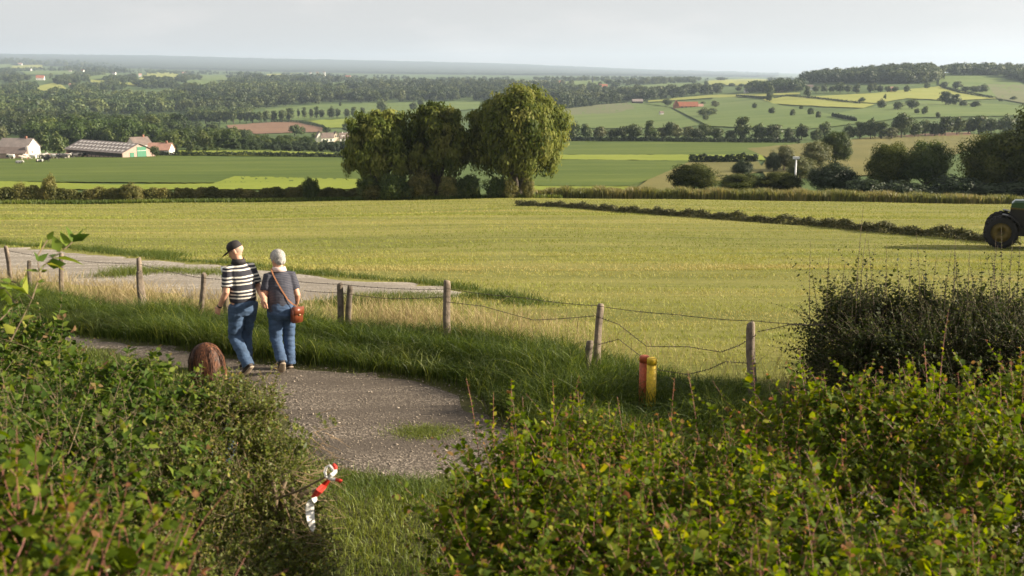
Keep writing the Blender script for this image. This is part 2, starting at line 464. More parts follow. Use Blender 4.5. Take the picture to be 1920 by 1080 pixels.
# far mosaic on the left and middle
far = [("yellow_field", [(22, 125), (80, 122), (80, 130), (22, 131)], M_yel), ("yellow_field", [(60, 165), (110, 155), (125, 168), (80, 172)], M_yel),
       ("hill_field", [(0, 122), (22, 121), (22, 130), (0, 131)], M_mid), ("hill_field", [(40, 135), (140, 134), (150, 141), (50, 142)], M_mid),
       ("hill_field", [(160, 143), (205, 138), (210, 147), (160, 153)], M_mid), ("lime_field", [(170, 151), (265, 158), (265, 163), (170, 156)], M_yel),
       ("yellow_field", [(275, 138), (330, 137), (345, 151), (275, 148)], M_yel), ("hill_field", [(345, 153), (400, 150), (425, 168), (375, 170)], M_mid),
       ("hill_field", [(370, 143), (420, 143), (430, 152), (380, 153)], M_mid), ("hill_field", [(455, 162), (490, 160), (495, 170), (455, 171)], M_mid),
       ("yellow_field", [(550, 148), (600, 148), (640, 153), (560, 156)], M_mid), ("stubble_field", [(880, 157), (1000, 152), (1040, 152), (1000, 158)], M_grey),
       ("hill_field", [(1030, 156), (1110, 152), (1140, 160), (1040, 163)], M_mid), ("yellow_field", [(1050, 150.5), (1110, 149.5), (1110, 152), (1050, 153)], M_grey),
       ("hill_field", [(260, 150), (270, 142), (300, 150), (290, 158)], M_yel), ("hill_field", [(500, 141), (560, 139), (560, 142), (500, 144)], M_yel)]
for nm, P, m in far: sheet_px(nm, P, m)

M_wood = turf("wooded_hills", [(.018, .03, .014), (.03, .045, .02), (.05, .065, .03)], big=.004, mid=.03, fine=.1, bump=.5, dist=8)
sheet_px("wooded_hills", [(-500, 128), (-300, 112), (0, 121), (200, 127), (300, 130), (480, 134), (700, 138), (960, 141), (1300, 143.5), (1460, 145), (1460, 134), (1350, 135.5), (1200, 131.5), (960, 121.5), (700, 115), (480, 111), (300, 106), (0, 102.5), (-300, 101), (-500, 100)], M_wood)
# ------------------------------------------------------------------ gravel track and path
def gravel_mat(name, c0, c1, c2, sc=34.0):
    m, nt, out = new_mat(name)
    g = N(nt, "ShaderNodeNewGeometry")
    v = N(nt, "ShaderNodeTexVoronoi", Scale=sc); nt.links.new(g.outputs['Position'], v.inputs['Vector'])
    mpg = N(nt, "ShaderNodeMapping"); mpg.inputs['Rotation'].default_value = (0, 0, rad(36)); mpg.inputs['Scale'].default_value = (.35, 2.2, 1); nt.links.new(g.outputs['Position'], mpg.inputs[0])
    n1 = N(nt, "ShaderNodeTexNoise", Scale=.6, Detail=6.0, Roughness=.6); nt.links.new(mpg.outputs[0], n1.inputs['Vector'])
    n2 = N(nt, "ShaderNodeTexNoise", Scale=22.0, Detail=8.0, Roughness=.75); nt.links.new(g.outputs['Position'], n2.inputs['Vector'])
    sp = N(nt, "ShaderNodeSeparateColor"); nt.links.new(v.outputs['Color'], sp.inputs[0])
    r1 = ramp(nt, sp.outputs[0], [(0, c0), (.55, c1), (1, c2)])
    r2 = ramp(nt, n2.outputs[0], [(.3, c0), (.7, c1)])
    mx_ = N(nt, "ShaderNodeMix", data_type='RGBA')
    rr = ramp(nt, n1.outputs[0], [(.42, (0, 0, 0)), (.58, (1, 1, 1))])
    nt.links.new(rr.outputs[0], mx_.inputs[0]); nt.links.new(r2.outputs[0], mx_.inputs[6]); nt.links.new(r1.outputs[0], mx_.inputs[7])
    b = N(nt, "ShaderNodeBsdfPrincipled", Roughness=.92); nt.links.new(mx_.outputs[2], b.inputs['Base Color'])
    b.inputs['Specular IOR Level'].default_value = .2
    ad = N(nt, "ShaderNodeMath", operation='ADD'); nt.links.new(n2.outputs[0], ad.inputs[0]); nt.links.new(v.outputs['Distance'], ad.inputs[1])
    bp = N(nt, "ShaderNodeBump", Strength=.5, Distance=.012); nt.links.new(ad.outputs[0], bp.inputs['Height']); nt.links.new(bp.outputs[0], b.inputs['Normal'])
    nt.links.new(b.outputs[0], out.inputs[0])
    return m
M_path = gravel_mat("path_grit", (.066, .054, .043), (.125, .103, .082), (.30, .255, .205), 50)
M_track = gravel_mat("pale_gravel", (.15, .128, .10), (.30, .265, .22), (.50, .46, .40), 22)
pathP = [(-14, 21.3), (-7.7, 16.75), (-6.2, 15.75), (-4.7, 14.85), (-3.6, 14.25), (-2.5, 13.85), (-1.5, 13.5), (-.9, 13.15), (-.5, 12.7), (-.2, 11.95), (.15, 11.2), (1.0, 10.5), (3, 9.3), (9, 6.2), (14, 3.6),
         (13, 2.4), (8, 4.8), (3.6, 7.4), (1.4, 8.8), (-.2, 9.5), (-.7, 9.78), (-1.2, 9.62), (-1.7, 9.95), (-2.2, 10.5), (-2.7, 11.5), (-3.3, 12.7), (-4.2, 13.5), (-5.6, 14.4), (-7.2, 15.35), (-14, 19.6)]
sheet_world("path", pathP, M_path, .012, .35, .05)
trackP = [tuple(gnd(a, b)[:2]) for a, b in [(-260, 452), (-60, 458), (0, 462), (120, 470), (250, 484), (400, 496), (560, 514), (700, 526), (800, 534), (900, 548), (905, 553), (860, 559), (780, 563), (680, 566), (600, 568), (520, 570), (440, 566), (380, 562), (300, 552), (240, 545), (170, 540), (100, 532), (0, 524), (-60, 518), (-260, 500)]]
sheet_world("gravel_track", trackP, M_track, .035, 1.0, .10)
# ------------------------------------------------------------------ people
from mathutils import noise as mnoise
def unit_(a): return a / np.maximum(np.linalg.norm(a, axis=-1, keepdims=True), 1e-9)
def remeshed(g, name, mat, voxel, smooth=3, wrinkle=0.0, wscale=(9, 9, 14), seed=0, attr=None):
    """fuse closed shapes into one continuous skin"""
    tmp = bpy.data.objects.new("tmp", g.mesh("tmp")); COL.objects.link(tmp)
    m = tmp.modifiers.new("r", 'REMESH'); m.mode = 'VOXEL'; m.voxel_size = voxel
    s = tmp.modifiers.new("s", 'SMOOTH'); s.iterations = smooth; s.factor = .5
    dg = bpy.context.evaluated_depsgraph_get(); dg.update()
    me = bpy.data.meshes.new_from_object(tmp.evaluated_get(dg)); bpy.data.objects.remove(tmp)
    me.name = name; me.materials.clear(); me.materials.append(mat)
    if wrinkle:
        new = []
        for v in me.vertices:
            p = v.co; q = Vector((p.x * wscale[0] + seed, p.y * wscale[1], p.z * wscale[2]))
            new.append(p + v.normal * ((mnoise.noise(q) + .5 * mnoise.noise(q * 2.1)) * wrinkle))
        me.vertices.foreach_set('co', np.array(new, np.float32).ravel())
    me.polygons.foreach_set("use_smooth", np.ones(len(me.polygons), bool)); me.update()
    return me
M_skin = plain("skin", (.56, .30, .20), rough=.55, var=.12, scale=18)
M_denim = plain("denim", (.042, .078, .145), rough=.85, var=.22, scale=9, bump=.25)
M_denim2 = plain("dark_denim", (.042, .078, .150), rough=.85, var=.22, scale=9, bump=.25)
M_shoe = plain("shoe_leather", (.045, .032, .026), rough=.7, var=.25, scale=20)
M_sole = plain("shoe_sole", (.34, .27, .20), rough=.9, var=.2, scale=20)
M_cap = plain("cap_cloth", (.022, .018, .018), rough=.8, var=.2, scale=30)
M_belt = plain("belt_leather", (.06, .035, .02), rough=.5, var=.2, scale=30)
M_ghair = plain("grey_hair", (.36, .345, .32), rough=.8, var=.35, scale=60, bump=.6)
M_whair = plain("cropped_white_hair", (.47, .33, .25), rough=.8, var=.15, scale=60)
M_bag = plain("bag_leather", (.165, .042, .016), rough=.38, var=.18, scale=12, coat=.2)
M_strap = plain("strap_leather", (.30, .13, .06), rough=.5, var=.15, scale=20)
M_brass = plain("clasp_brass", (.70, .55, .30), rough=.3, metal=.9, var=.05)
M_collar = plain("pale_collar", (.66, .52, .48), rough=.8, var=.05)
M_watch = plain("watch_strap", (.03, .025, .02), rough=.5, var=.1)
M_specs = plain("spectacle_frame", (.05, .04, .04), rough=.4, var=.1)
def striped(name, period, stops, ph=0.0):
    m, nt, out = new_mat(name); t = N(nt, "ShaderNodeTexCoord"); s = N(nt, "ShaderNodeSeparateXYZ")
    nt.links.new(t.outputs['Object'], s.inputs[0])
    no = N(nt, "ShaderNodeTexNoise", Scale=5.0, Detail=2.0); nt.links.new(t.outputs['Object'], no.inputs['Vector'])
    w = N(nt, "ShaderNodeMath", operation='MULTIPLY_ADD'); w.inputs[1].default_value = .025; nt.links.new(no.outputs[0], w.inputs[0]); sh = N(nt, 'ShaderNodeMath', operation='ADD'); sh.inputs[1].default_value = ph; nt.links.new(s.outputs[2], sh.inputs[0]); nt.links.new(sh.outputs[0], w.inputs[2])
    d = N(nt, "ShaderNodeMath", operation='DIVIDE'); d.inputs[1].default_value = period; nt.links.new(w.outputs[0], d.inputs[0])
    f = N(nt, "ShaderNodeMath", operation='FRACT'); nt.links.new(d.outputs[0], f.inputs[0])
    r = ramp(nt, f.outputs[0], stops, 'CONSTANT')
    b = N(nt, "ShaderNodeBsdfPrincipled", Roughness=.85); nt.links.new(r.outputs[0], b.inputs['Base Color']); nt.links.new(b.outputs[0], out.inputs[0])
    return m
navy, cream = (.020, .020, .030), (.56, .53, .47)
M_shirt1 = striped("striped_polo", .178, [(0, navy), (.29, cream), (.395, navy), (.545, cream), (.65, navy), (.80, cream), (.905, navy)], .078)
M_shirt2 = striped("fine_striped_shirt", .020, [(0, (.030, .032, .050)), (.70, (.075, .073, .088))])

def ell(c, rx, ry, n=20, tiltx=0.0):
    return [(c[0] + rx * math.cos(q), c[1] + ry * math.sin(q), c[2] + tiltx * math.sin(q)) for q in [2 * math.pi * i / n for i in range(n)]]
def hand(g, wrist, tip_dir, palm_n, s=1.0, curl=.9):
    """palm, four bent fingers of different lengths and a thumb leaving the side of the palm"""
    w = Vector(wrist); d = Vector(tip_dir).normalized(); n = Vector(palm_n); n = (n - d * n.dot(d)).normalized(); u = d.cross(n)
    R = [(0, .023, .017), (.03, .034, .016), (.06, .041, .015), (.088, .042, .013)]
    g.loft([[tuple(w + d * a * s + u * (b * s * math.cos(q)) + n * (c * s * math.sin(q))) for q in [2 * math.pi * i / 12 for i in range(12)]] for a, b, c in R])
    for k, (o, L) in enumerate([(-.030, .066), (-.010, .076), (.011, .070), (.030, .054)]):
        p0 = w + d * (.082 * s) + u * (o * s); p1 = p0 + (d * .9 + n * .25 * curl) * (L * .42 * s); p2 = p1 + (d * .45 + n * .85 * curl) * (L * .34 * s); p3 = p2 + (d * -.1 + n * .9 * curl) * (L * .28 * s)
        g.tube([p0 - d * .012 * s, p0, p1, p2, p3], [.0095 * s, .0098 * s, .009 * s, .0082 * s, .006 * s], 8)
    t0 = w + d * .022 * s - u * .028 * s; t1 = t0 + (d * .55 - u * .65 + n * .25) * .038 * s; t2 = t1 + (d * .8 - u * .1 + n * .5) * .030 * s; t3 = t2 + (d * .7 + u * .25 + n * .5) * .022 * s
    g.tube([t0, t1, t2, t3], [.013 * s, .012 * s, .010 * s, .0065 * s], 8)
def head_geo(g, c, yaw, pitch, s=1.0, ears=True):
    """skull, jaw, brow, nose, lips, eye sockets and ears round centre c; faces +y before yaw"""
    M = Matrix.Translation(Vector(c)) @ Matrix.Rotation(yaw, 4, 'Z') @ Matrix.Rotation(pitch, 4, 'X')
    h = Geo()
    h.loft([ell((0, y, z), a * s, b * s, 18) for z, y, a, b in [(-.112 * s, .055 * s, .022, .026), (-.10 * s, .045 * s, .045, .05), (-.07 * s, .022 * s, .060, .072), (-.03 * s, .008 * s, .069, .088), (.01 * s, .0, .074, .096), (.05 * s, -.004 * s, .074, .096), (.085 * s, -.006 * s, .062, .082), (.108 * s, -.008 * s, .038, .055), (.118 * s, -.008 * s, .012, .02)]])
    h.loft([[(x * s, y * s, z * s) for x, y, z in ring] for ring in [[(-.010, .088, .018), (.010, .088, .018), (.007, .080, .02), (-.007, .080, .02)], [(-.016, .092, -.028), (.016, .092, -.028), (.012, .116, -.026), (-.012, .116, -.026)], [(-.014, .088, -.042), (.014, .088, -.042), (.009, .108, -.042), (-.009, .108, -.042)]]])
    for sx in (-1, 1):
        h.blob((sx * .030 * s, .080 * s, .022 * s), (.015 * s, .012 * s, .010 * s), 8, 6)
        h.tube([(sx * .012 * s, .094 * s, .036 * s), (sx * .045 * s, .080 * s, .034 * s)], [.007 * s, .006 * s], 6)
        if ears: h.blob((sx * .078 * s, -.006 * s, -.002 * s), (.010 * s, .022 * s, .034 * s), 10, 7)
    h.tube([(-.022 * s, .090 * s, -.066 * s), (0, .100 * s, -.064 * s), (.022 * s, .090 * s, -.066 * s)], [.006 * s, .009 * s, .006 * s], 6)
    h.tube([(-.018 * s, .086 * s, -.077 * s), (0, .096 * s, -.078 * s), (.018 * s, .086 * s, -.077 * s)], [.006 * s, .009 * s, .006 * s], 6)
    g.add([tuple(M @ Vector(v)) for v in h.v], h.f)
    return M
def person(label, loc, rz, sp):
    """one figure: continuous body, clothes as children. sp holds joints in the figure's own frame (x right, y ahead, z up)"""
    r = thing("person", label, "person", loc, rz)
    S = sp
    g = Geo()
    bw = S['build']
    ty = S.get('stoop', .03)
    T = [(S['hip_z'] - .10, .15, .11, -.01), (S['hip_z'] + .02, .160, .115, -.015), (S['waist_z'], .150, .108, 0), ((S['waist_z'] + S['sh_z']) / 2, .160, .115, ty * .5), (S['sh_z'] - .12, .175, .115, ty * .9), (S['sh_z'] - .03, .135, .09, ty), (S['sh_z'] + .03, .066, .065, ty), (S['sh_z'] + .08, .054, .056, ty + .005)]
    g.loft([ell((0, y, z), a * bw, b * bw) for z, a, b, y in T])
    hc = Vector(S['head'])
    g.tube([(0, ty, S['sh_z'] + .02), (0, ty + .008, S['sh_z'] + .09), tuple(hc + Vector((0, -.01, -.04)))], [.062 * bw, .058, .056], 14)
    M = head_geo(g, hc, S['yaw'], S['pitch'], S.get('hs', 1.0))
    for sd_ in ('L', 'R'):
        sh, el_, wr_ = [Vector(v) for v in S['arm' + sd_]]
        g.tube([sh + Vector((0, 0, .02)), sh, sh.lerp(el_, .5), el_, el_.lerp(wr_, .3), wr_], [.050 * bw, .056 * bw, .047 * bw, .039 * bw, .040 * bw, .027 * bw], 12)
        hd = Vector(S['hand' + sd_][0]); hand(g, wr_, hd, S['hand' + sd_][1], S.get('hand_s', 1.0))
        hp, kn, an, to = [Vector(v) for v in S['leg' + sd_]]
        g.tube([hp + Vector((0, 0, .02)), hp.lerp(kn, .4), kn, kn.lerp(an, .35), an], [.080 * bw, .070 * bw, .052 * bw, .050 * bw, .034], 12)
        g.tube([an, an.lerp(to, .5), to], [.034, .032, .026], 8)
    link("body", remeshed(g, "body", S.get('skin', M_skin), .0075, 3), r)
    # shirt
    g = Geo(); k = 1.0
    hem = S['hem_z']
    W = [(hem, S['hipw'], S['hipd'], -.012), (hem + .05, S['hipw'] + .004, S['hipd'] + .004, -.01), (S['waist_z'] + .05, S['waistw'], S['waistd'], .0)] + [((S['waist_z'] + S['sh_z']) / 2 + .02, S['chestw'] * .97, S['chestd'], ty * .5), (S['sh_z'] - .13, S['chestw'], S['chestd'], ty * .8), (S['sh_z'] - .04, S['chestw'] * .96, S['chestd'] * .90, ty), (S['sh_z'] + .012, S['chestw'] * .66, .090, ty), (S['sh_z'] + .035, S['chestw'] * .50, .084, ty + .003), (S['sh_z'] + .062, .076, .076, ty + .005), (S['sh_z'] + .082, .070, .070, ty + .008)]
    g.loft([ell((0, y, z), a, b, 24) for z, a, b, y in W])
    for sd_ in ('L', 'R'):
        sh, el_, wr_ = [Vector(v) for v in S['arm' + sd_]]
        e2 = sh.lerp(el_, S.get('sleeve', .80))
        inn = Vector((-.06 if sd_ == 'R' else .06, 0, .015))
        g.tube([sh + inn, sh + Vector((0, 0, .012)), sh.lerp(el_, .35), e2], [.066, .072, .071, .072], 14)
    link("shirt", remeshed(g, "shirt", S['shirt'], .0085, 4, S.get('wr', .006), (10, 10, 12), 3), r)
    # jeans
    g = Geo(); top = S['top_z']
    g.loft([ell((0, y, z), a, b, 24) for z, a, b, y in [(S['hip_z'] - .13, S['hipw'] * .80, S['hipd'] * .85, -.012), (S['hip_z'] - .06, S['hipw'] * .97, S['hipd'] * 1.05, -.02), (S['hip_z'] + .02, S['hipw'] * .97, S['hipd'] * 1.06, -.018), (top, S['hipw'] * .90, S['hipd'] * .92, -.005)]])
    for sd_ in ('L', 'R'):
        hp, kn, an, to = [Vector(v) for v in S['leg' + sd_]]
        q = S.get('legr', 1.0)
        g.tube([hp + Vector((0, 0, .04)), hp, hp.lerp(kn, .5), kn, kn.lerp(an, .4), an.lerp(kn, .14), an + Vector((0, 0, -.005))], [.098 * q, .104 * q, .090 * q, .077 * q, .074 * q, .071 * q, .074 * q], 16)
    link("jeans", remeshed(g, "jeans", S['jeans'], .0085, 4, .010, (8, 8, 19), 7), r)
    for sd_ in ('L', 'R'):
        hp, kn, an, to = [Vector(v) for v in S['leg' + sd_]]
        d = (to - an); d.normalize(); up = Vector((1, 0, 0)).cross(d).normalized()
        if up.z < 0: up = -up
        side = d.cross(up).normalized()
        heel = an - d * .065 - up * .045
        L = S.get('foot', .285)
        def ring(f, w, h, lift=0.0): 
            c = heel + d * (f * L) + up * (h * .5 + lift)
            return [tuple(c + side * (w * math.cos(q_)) + up * (h * .5 * math.sin(q_))) for q_ in [2 * math.pi * i / 14 for i in range(14)]]
        g = Geo(); g.loft([ring(0, .024, .05), ring(.04, .036, .085), ring(.25, .040, .105), ring(.42, .042, .092), ring(.65, .048, .070), ring(.85, .046, .052), ring(.97, .030, .036), ring(1.0, .012, .02)])
        so = link("shoe", g.mesh("shoe", M_shoe, True), r)
        g = Geo(); g.loft([ring(-.01, .026, .022, -.018), ring(.04, .038, .024, -.018), ring(.3, .041, .024, -.018), ring(.65, .050, .022, -.016), ring(.88, .047, .02, -.014), ring(1.01, .016, .016, -.010)]); link("sole", g.mesh("sole", M_sole, True), so)
    return r, M
def inv_pt(loc, rz, P):
    return Matrix.Rotation(-rz, 3, 'Z') @ (Vector(P) - Vector(loc))
# where the couple's hands meet
YM = 13.45
Hm = Vector(at(497, 574, 13.42))
# --- the man
ml = gnd(462, 699); mrz = rad(44)
hm = inv_pt(ml, mrz, Hm)
msp = dict(build=1.06, hip_z=.92, waist_z=1.05, sh_z=1.43, stoop=.05, head=(-.015, .085, 1.625), yaw=rad(42), pitch=rad(-26), hs=1.02,
           armL=[(-.162, .05, 1.385), (-.235, -.01, 1.12), (-.27, .13, .91)], handL=[(-.10, .45, -.9), (.8, .4, .1)],
           armR=[(.162, .05, 1.385), (.245, .01, 1.12), tuple(hm + Vector((-.02, -.03, .075)))], handR=[(.15, .25, -.95), (.7, .5, 0)],
           legL=[(-.09, -.01, .90), (-.115, .05, .50), (-.10, -.24, .165), (-.105, -.11, .05)], legR=[(.09, -.01, .90), (.09, .13, .50), (.085, .12, .095), (.10, .27, .045)],
           hem_z=.975, top_z=1.05, hipw=.178, hipd=.132, waistw=.184, waistd=.146, chestw=.186, chestd=.144, shirt=M_shirt1, jeans=M_denim, sleeve=.78, legr=1.10)
man, Mh = person("man in a black cap, black and white striped polo shirt and blue jeans, walking away", ml, mrz, msp)
g = Geo(); g.loft([ell((0, -.005, z), .178 * .93, .132 * .96, 24) for z in (.985, 1.02)]); link("belt", g.mesh("belt", M_belt, True), man)
# collar
g = Geo(); g.loft([ell((0, .054, 1.462), .100, .098, 20), ell((0, .058, 1.525), .080, .080, 20), ell((0, .058, 1.530), .070, .070, 20), ell((0, .056, 1.475), .080, .080, 20)]); link("collar", g.mesh("collar", M_cap, True), man)
def onhead(g, M, V, Fc): g.add([tuple(M @ Vector(v)) for v in V], Fc)
# cap: crown, peak
c = Geo(); c.loft([ell((0, -.004, z), a, b, 22) for z, a, b in [(.030, .082, .104), (.05, .083, .105), (.085, .078, .098), (.115, .062, .08), (.132, .036, .05), (.138, .01, .014)]])
g = Geo(); onhead(g, Mh, c.v, c.f); cap = link("cap", g.mesh("cap", M_cap, True), man)
c = Geo(); c.loft([[(x * .078 * w, .085 + ln, .040 - dz) for x, w in ((-1, 1), (-.5, 1), (0, 1), (.5, 1), (1, 1))] + [(x * .076 * w, .085 + ln, .034 - dz) for x, w in ((1, 1), (.5, 1), (0, 1), (-.5, 1), (-1, 1))] for ln, w, dz in [(-.02, 1, 0), (.03, .98, .008), (.065, .82, .020), (.085, .5, .03)]])
g = Geo(); onhead(g, Mh, c.v, c.f); link("peak", g.mesh("peak", M_cap, True), cap)
c = Geo(); c.blob((0, -.012, .012), (.0785, .099, .075), 16, 10); g = Geo()
for v, z in [(c, 0)]: onhead(g, Mh, [(x, min(y, .015), zz) for x, y, zz in v.v], v.f)
link("hair", g.mesh("hair", M_whair, True), man)
c = Geo(); c.tube([(-.08, 0, .022), (-.078, .07, .022), (-.03, .103, .020), (.03, .103, .020), (.078, .07, .022), (.08, 0, .022)], .0032, 6)
for sx in (-1, 1): c.tube([(sx * .014, .104, .030), (sx * .050, .098, .030), (sx * .050, .097, .004), (sx * .016, .104, .004), (sx * .014, .104, .030)], .0028, 5)
g = Geo(); onhead(g, Mh, c.v, c.f); link("spectacles", g.mesh("spectacles", M_specs), man)
w = Vector(msp['armL'][2]); e = Vector(msp['armL'][1]); d = (w - e).normalized(); g = Geo(); g.tube([w - d * .03, w - d * .008], .034, 14); link("watch", g.mesh("watch", M_watch, True), man)
# --- the woman
wl_ = gnd(533, 696); wrz = rad(22)
hw = inv_pt(wl_, wrz, Hm)
wsp = dict(build=.98, hip_z=.85, waist_z=.98, sh_z=1.315, stoop=.05, head=(-.012, .075, 1.505), yaw=rad(32), pitch=rad(-14), hs=.98, hand_s=.9,
           armL=[(-.148, .05, 1.265), (-.215, .0, 1.03), tuple(hw + Vector((-.03, -.02, .075)))], handL=[(.1, .2, -.95), (.7, .4, 0)],
           armR=[(.148, .05, 1.265), (.215, -.01, 1.02), (.222, .15, .86)], handR=[(-.05, .5, -.85), (-.8, .4, .1)],
           legL=[(-.085, -.01, .83), (-.085, .02, .45), (-.06, -.21, .185), (-.055, -.085, .065)], legR=[(.085, -.01, .83), (.095, .08, .46), (.085, .03, .09), (.095, .17, .04)],
           hem_z=.80, top_z=.97, hipw=.186, hipd=.150, waistw=.172, waistd=.142, chestw=.168, chestd=.138, shirt=M_shirt2, jeans=M_denim2, sleeve=.70, legr=1.02, foot=.25)
woman, Mw = person("woman with short grey hair, finely striped navy shirt and jeans, walking beside the man", wl_, wrz, wsp)
g = Geo(); g.loft([ell((0, .054, 1.350), .100, .098, 20), ell((0, .058, 1.405), .080, .080, 20), ell((0, .058, 1.410), .070, .070, 20), ell((0, .056, 1.360), .080, .080, 20)]); link("collar", g.mesh("collar", M_collar, True), woman)
c = Geo()
c.blob((0, -.012, .030), (.083, .104, .094), 20, 14)
c.blob((0, -.05, -.025), (.076, .066, .070), 14, 10)
for sx in (-1, 1): c.blob((sx * .066, .006, .01), (.026, .045, .05), 10, 8)
hv = [(x, min(y, .066 if z > .045 else .035), z) for x, y, z in c.v]
g = Geo(); onhead(g, Mw, hv, c.f)
link("hair", remeshed(g, "hair", M_ghair, .008, 2, .005, (40, 40, 30), 2), woman)
c = Geo(); c.tube([(-.078, 0, .022), (-.074, .07, .022), (-.03, .100, .020), (.03, .100, .020), (.074, .07, .022), (.078, 0, .022)], .003, 6)
g = Geo(); onhead(g, Mw, c.v, c.f); link("spectacles", g.mesh("spectacles", M_specs), woman)
L_grey = leafy("short_grey_hair", [(0, (.16, .15, .14)), (.5, (.34, .325, .30)), (1, (.55, .53, .50))], trans=.05, rough=.6, spec=.3)
rg = np.random.default_rng(21); n = 1700; V = []
dd = unit_(rg.normal(size=(n, 3))); dd[:, 2] = np.where(dd[:, 2] < -.55, -dd[:, 2], dd[:, 2])
dd = dd[~((dd[:, 1] > .45) & (dd[:, 2] < .35))]; n = len(dd)
sz = np.array([.084, .106, .096]); c0 = np.array([0, -.014, .028])
flow = unit_(np.column_stack([dd[:, 0] * .3, dd[:, 1] * .2 - .35, -np.ones(n) * .9]) + rg.normal(0, .35, (n, 3)))
flow = unit_(flow - (flow * dd).sum(1, keepdims=True) * dd); sd_ = np.cross(flow, dd)
for k in range(4):
    d2 = unit_(dd + flow * (.17 * k)); w_ = .0042 * (1 - k / 4.5); p_ = c0 + d2 * sz * (1.0 + .05 * np.sin(k * .8) + .02 * rg.random((n, 1)))
    V += [p_ - sd_ * w_, p_ + sd_ * w_]
V = np.stack(V, 1).reshape(-1, 3) @ np.array(Mw.to_3x3()).T + np.array(Mw.translation)
b_ = np.arange(n)[:, None] * 8
link("hair_strands", mesh_np("hair_strands", V, Q=np.concatenate([b_ + np.array([2 * k, 2 * k + 1, 2 * k + 3, 2 * k + 2]) for k in range(3)], 1).reshape(-1, 4), tint=np.repeat(np.clip(.5 + .25 * rg.normal(size=n), 0, 1), 8), mat=L_grey), woman)
# shoulder bag, carried by the woman but a thing of its own
bag = thing("shoulder_bag", "small reddish brown leather bag hanging at the woman's hip on a long strap", "bag", wl_, wrz)
bc = Vector((.165, -.185, .795)); Rb = Matrix.Rotation(rad(38), 3, 'Z') @ Matrix.Rotation(rad(5), 3, 'Y')
def bagbox(name, mat, c, sz, bev, parent):
    bm = bmesh.new(); bmesh.ops.create_cube(bm, size=1.0)
    for v in bm.verts: v.co = Vector((v.co.x * sz[0], v.co.y * sz[1], v.co.z * sz[2]))
    bmesh.ops.bevel(bm, geom=bm.edges[:], offset=bev, segments=3, affect='EDGES')
    for v in bm.verts: v.co = Rb @ (v.co + Vector(c)) + bc
    me = bpy.data.meshes.new(name); bm.to_mesh(me); bm.free(); me.materials.append(mat)
    me.polygons.foreach_set("use_smooth", np.ones(len(me.polygons), bool))
    return link(name, me, parent)
bagbox("pouch", M_bag, (0, 0, 0), (.185, .075, .205), .014, bag)
fl = bagbox("flap", M_bag, (0, -.036, .055), (.190, .020, .110), .008, bag)
bagbox("clasp", M_brass, (0, -.050, .004), (.030, .010, .022), .003, fl)
g = Geo()
def flat(pts, nrm, w=.009, t=.003):
    P = [Vector(p) for p in pts]; R = []
    for k, p in enumerate(P):
        d = (P[min(k + 1, len(P) - 1)] - P[max(k - 1, 0)]).normalized(); n_ = Vector(nrm[k]).normalized(); u = d.cross(n_).normalized()
        R.append([p - u * w, p - u * w + n_ * t, p + u * w + n_ * t, p + u * w])
    g.loft(R)
top = Rb @ Vector((0, -.02, .10)) + bc
flat([(-.10, .06, 1.388), (-.105, .0, 1.368), (-.092, -.062, 1.31), (-.055, -.105, 1.22), (.0, -.132, 1.11), (.06, -.152, 1.0), (.115, -.165, .94), tuple(top + Vector((0, 0, .01)))],
     [(0, .2, 1), (0, -.5, 1), (-.1, -1, .4), (0, -1, .2), (0, -1, .1), (.2, -1, 0), (.4, -1, 0), (.5, -1, 0)])
flat([(-.10, .06, 1.388), (-.09, .13, 1.34), (-.03, .185, 1.2), (.07, .18, 1.05), (.17, .10, .96), (.205, -.03, .93), (.195, -.12, .915), tuple(top + Vector((.02, .01, .0)))],
     [(0, .2, 1), (0, 1, .5), (0, 1, .1), (.3, 1, 0), (1, .6, 0), (1, -.2, 0), (1, -.6, 0), (.6, -1, 0)])
link("strap", g.mesh("strap", M_strap), bag)
# --- the brown haired person behind the hedge
Yb = 7.75
sx_, _ = st(388, 672); bl = onground(float(sx_) * Yb, Yb)
ztop = CAM_Z - float(st(388, 645)[1]) * Yb - bl[2]
hz = ztop - .125
brz = rad(28)
M_dark = plain("dark_jacket", (.025, .022, .025), rough=.9, var=.2, scale=10)
d0 = hz - 1.505
bsp = dict(build=.95, hip_z=.85 + d0, waist_z=.98 + d0, sh_z=1.315 + d0, stoop=.03, head=(0, .05, hz), yaw=rad(10), pitch=rad(-8), hs=.98, hand_s=.9,
           armL=[(-.165, .03, 1.28 + d0), (-.22, .0, 1.03 + d0), (-.21, .10, .83 + d0)], handL=[(0, .3, -.9), (.8, .3, 0)], armR=[(.165, .03, 1.28 + d0), (.22, .0, 1.03 + d0), (.21, .10, .83 + d0)], handR=[(0, .3, -.9), (-.8, .3, 0)],
           legL=[(-.085, 0, .83 + d0), (-.09, .03, .45), (-.085, -.03, .09), (-.09, .11, .04)], legR=[(.085, 0, .83 + d0), (.09, .03, .45), (.085, -.02, .09), (.095, .12, .04)],
           hem_z=.80 + d0, top_z=.97 + d0, hipw=.175, hipd=.135, waistw=.168, waistd=.13, chestw=.18, chestd=.135, shirt=M_dark, jeans=M_denim2, sleeve=.9, legr=.95, foot=.25)
brown, Mb = person("person with chin length brown hair whose head shows above the left hedge", bl, brz, bsp)
L_hair = leafy("brown_hair", [(0, (.012, .006, .004)), (.5, (.075, .028, .013)), (1, (.21, .085, .038))], trans=.05, rough=.55, spec=.3)
c = Geo(); c.blob((0, -.015, .010), (.104, .114, .108), 20, 14); c.blob((0, -.030, -.060), (.116, .098, .075), 18, 10)
g = Geo(); onhead(g, Mb, [(x, min(y, .05), z) for x, y, z in c.v], c.f)
hm_ = remeshed(g, "hair", L_hair, .010, 3, .005, (30, 30, 6), 5)
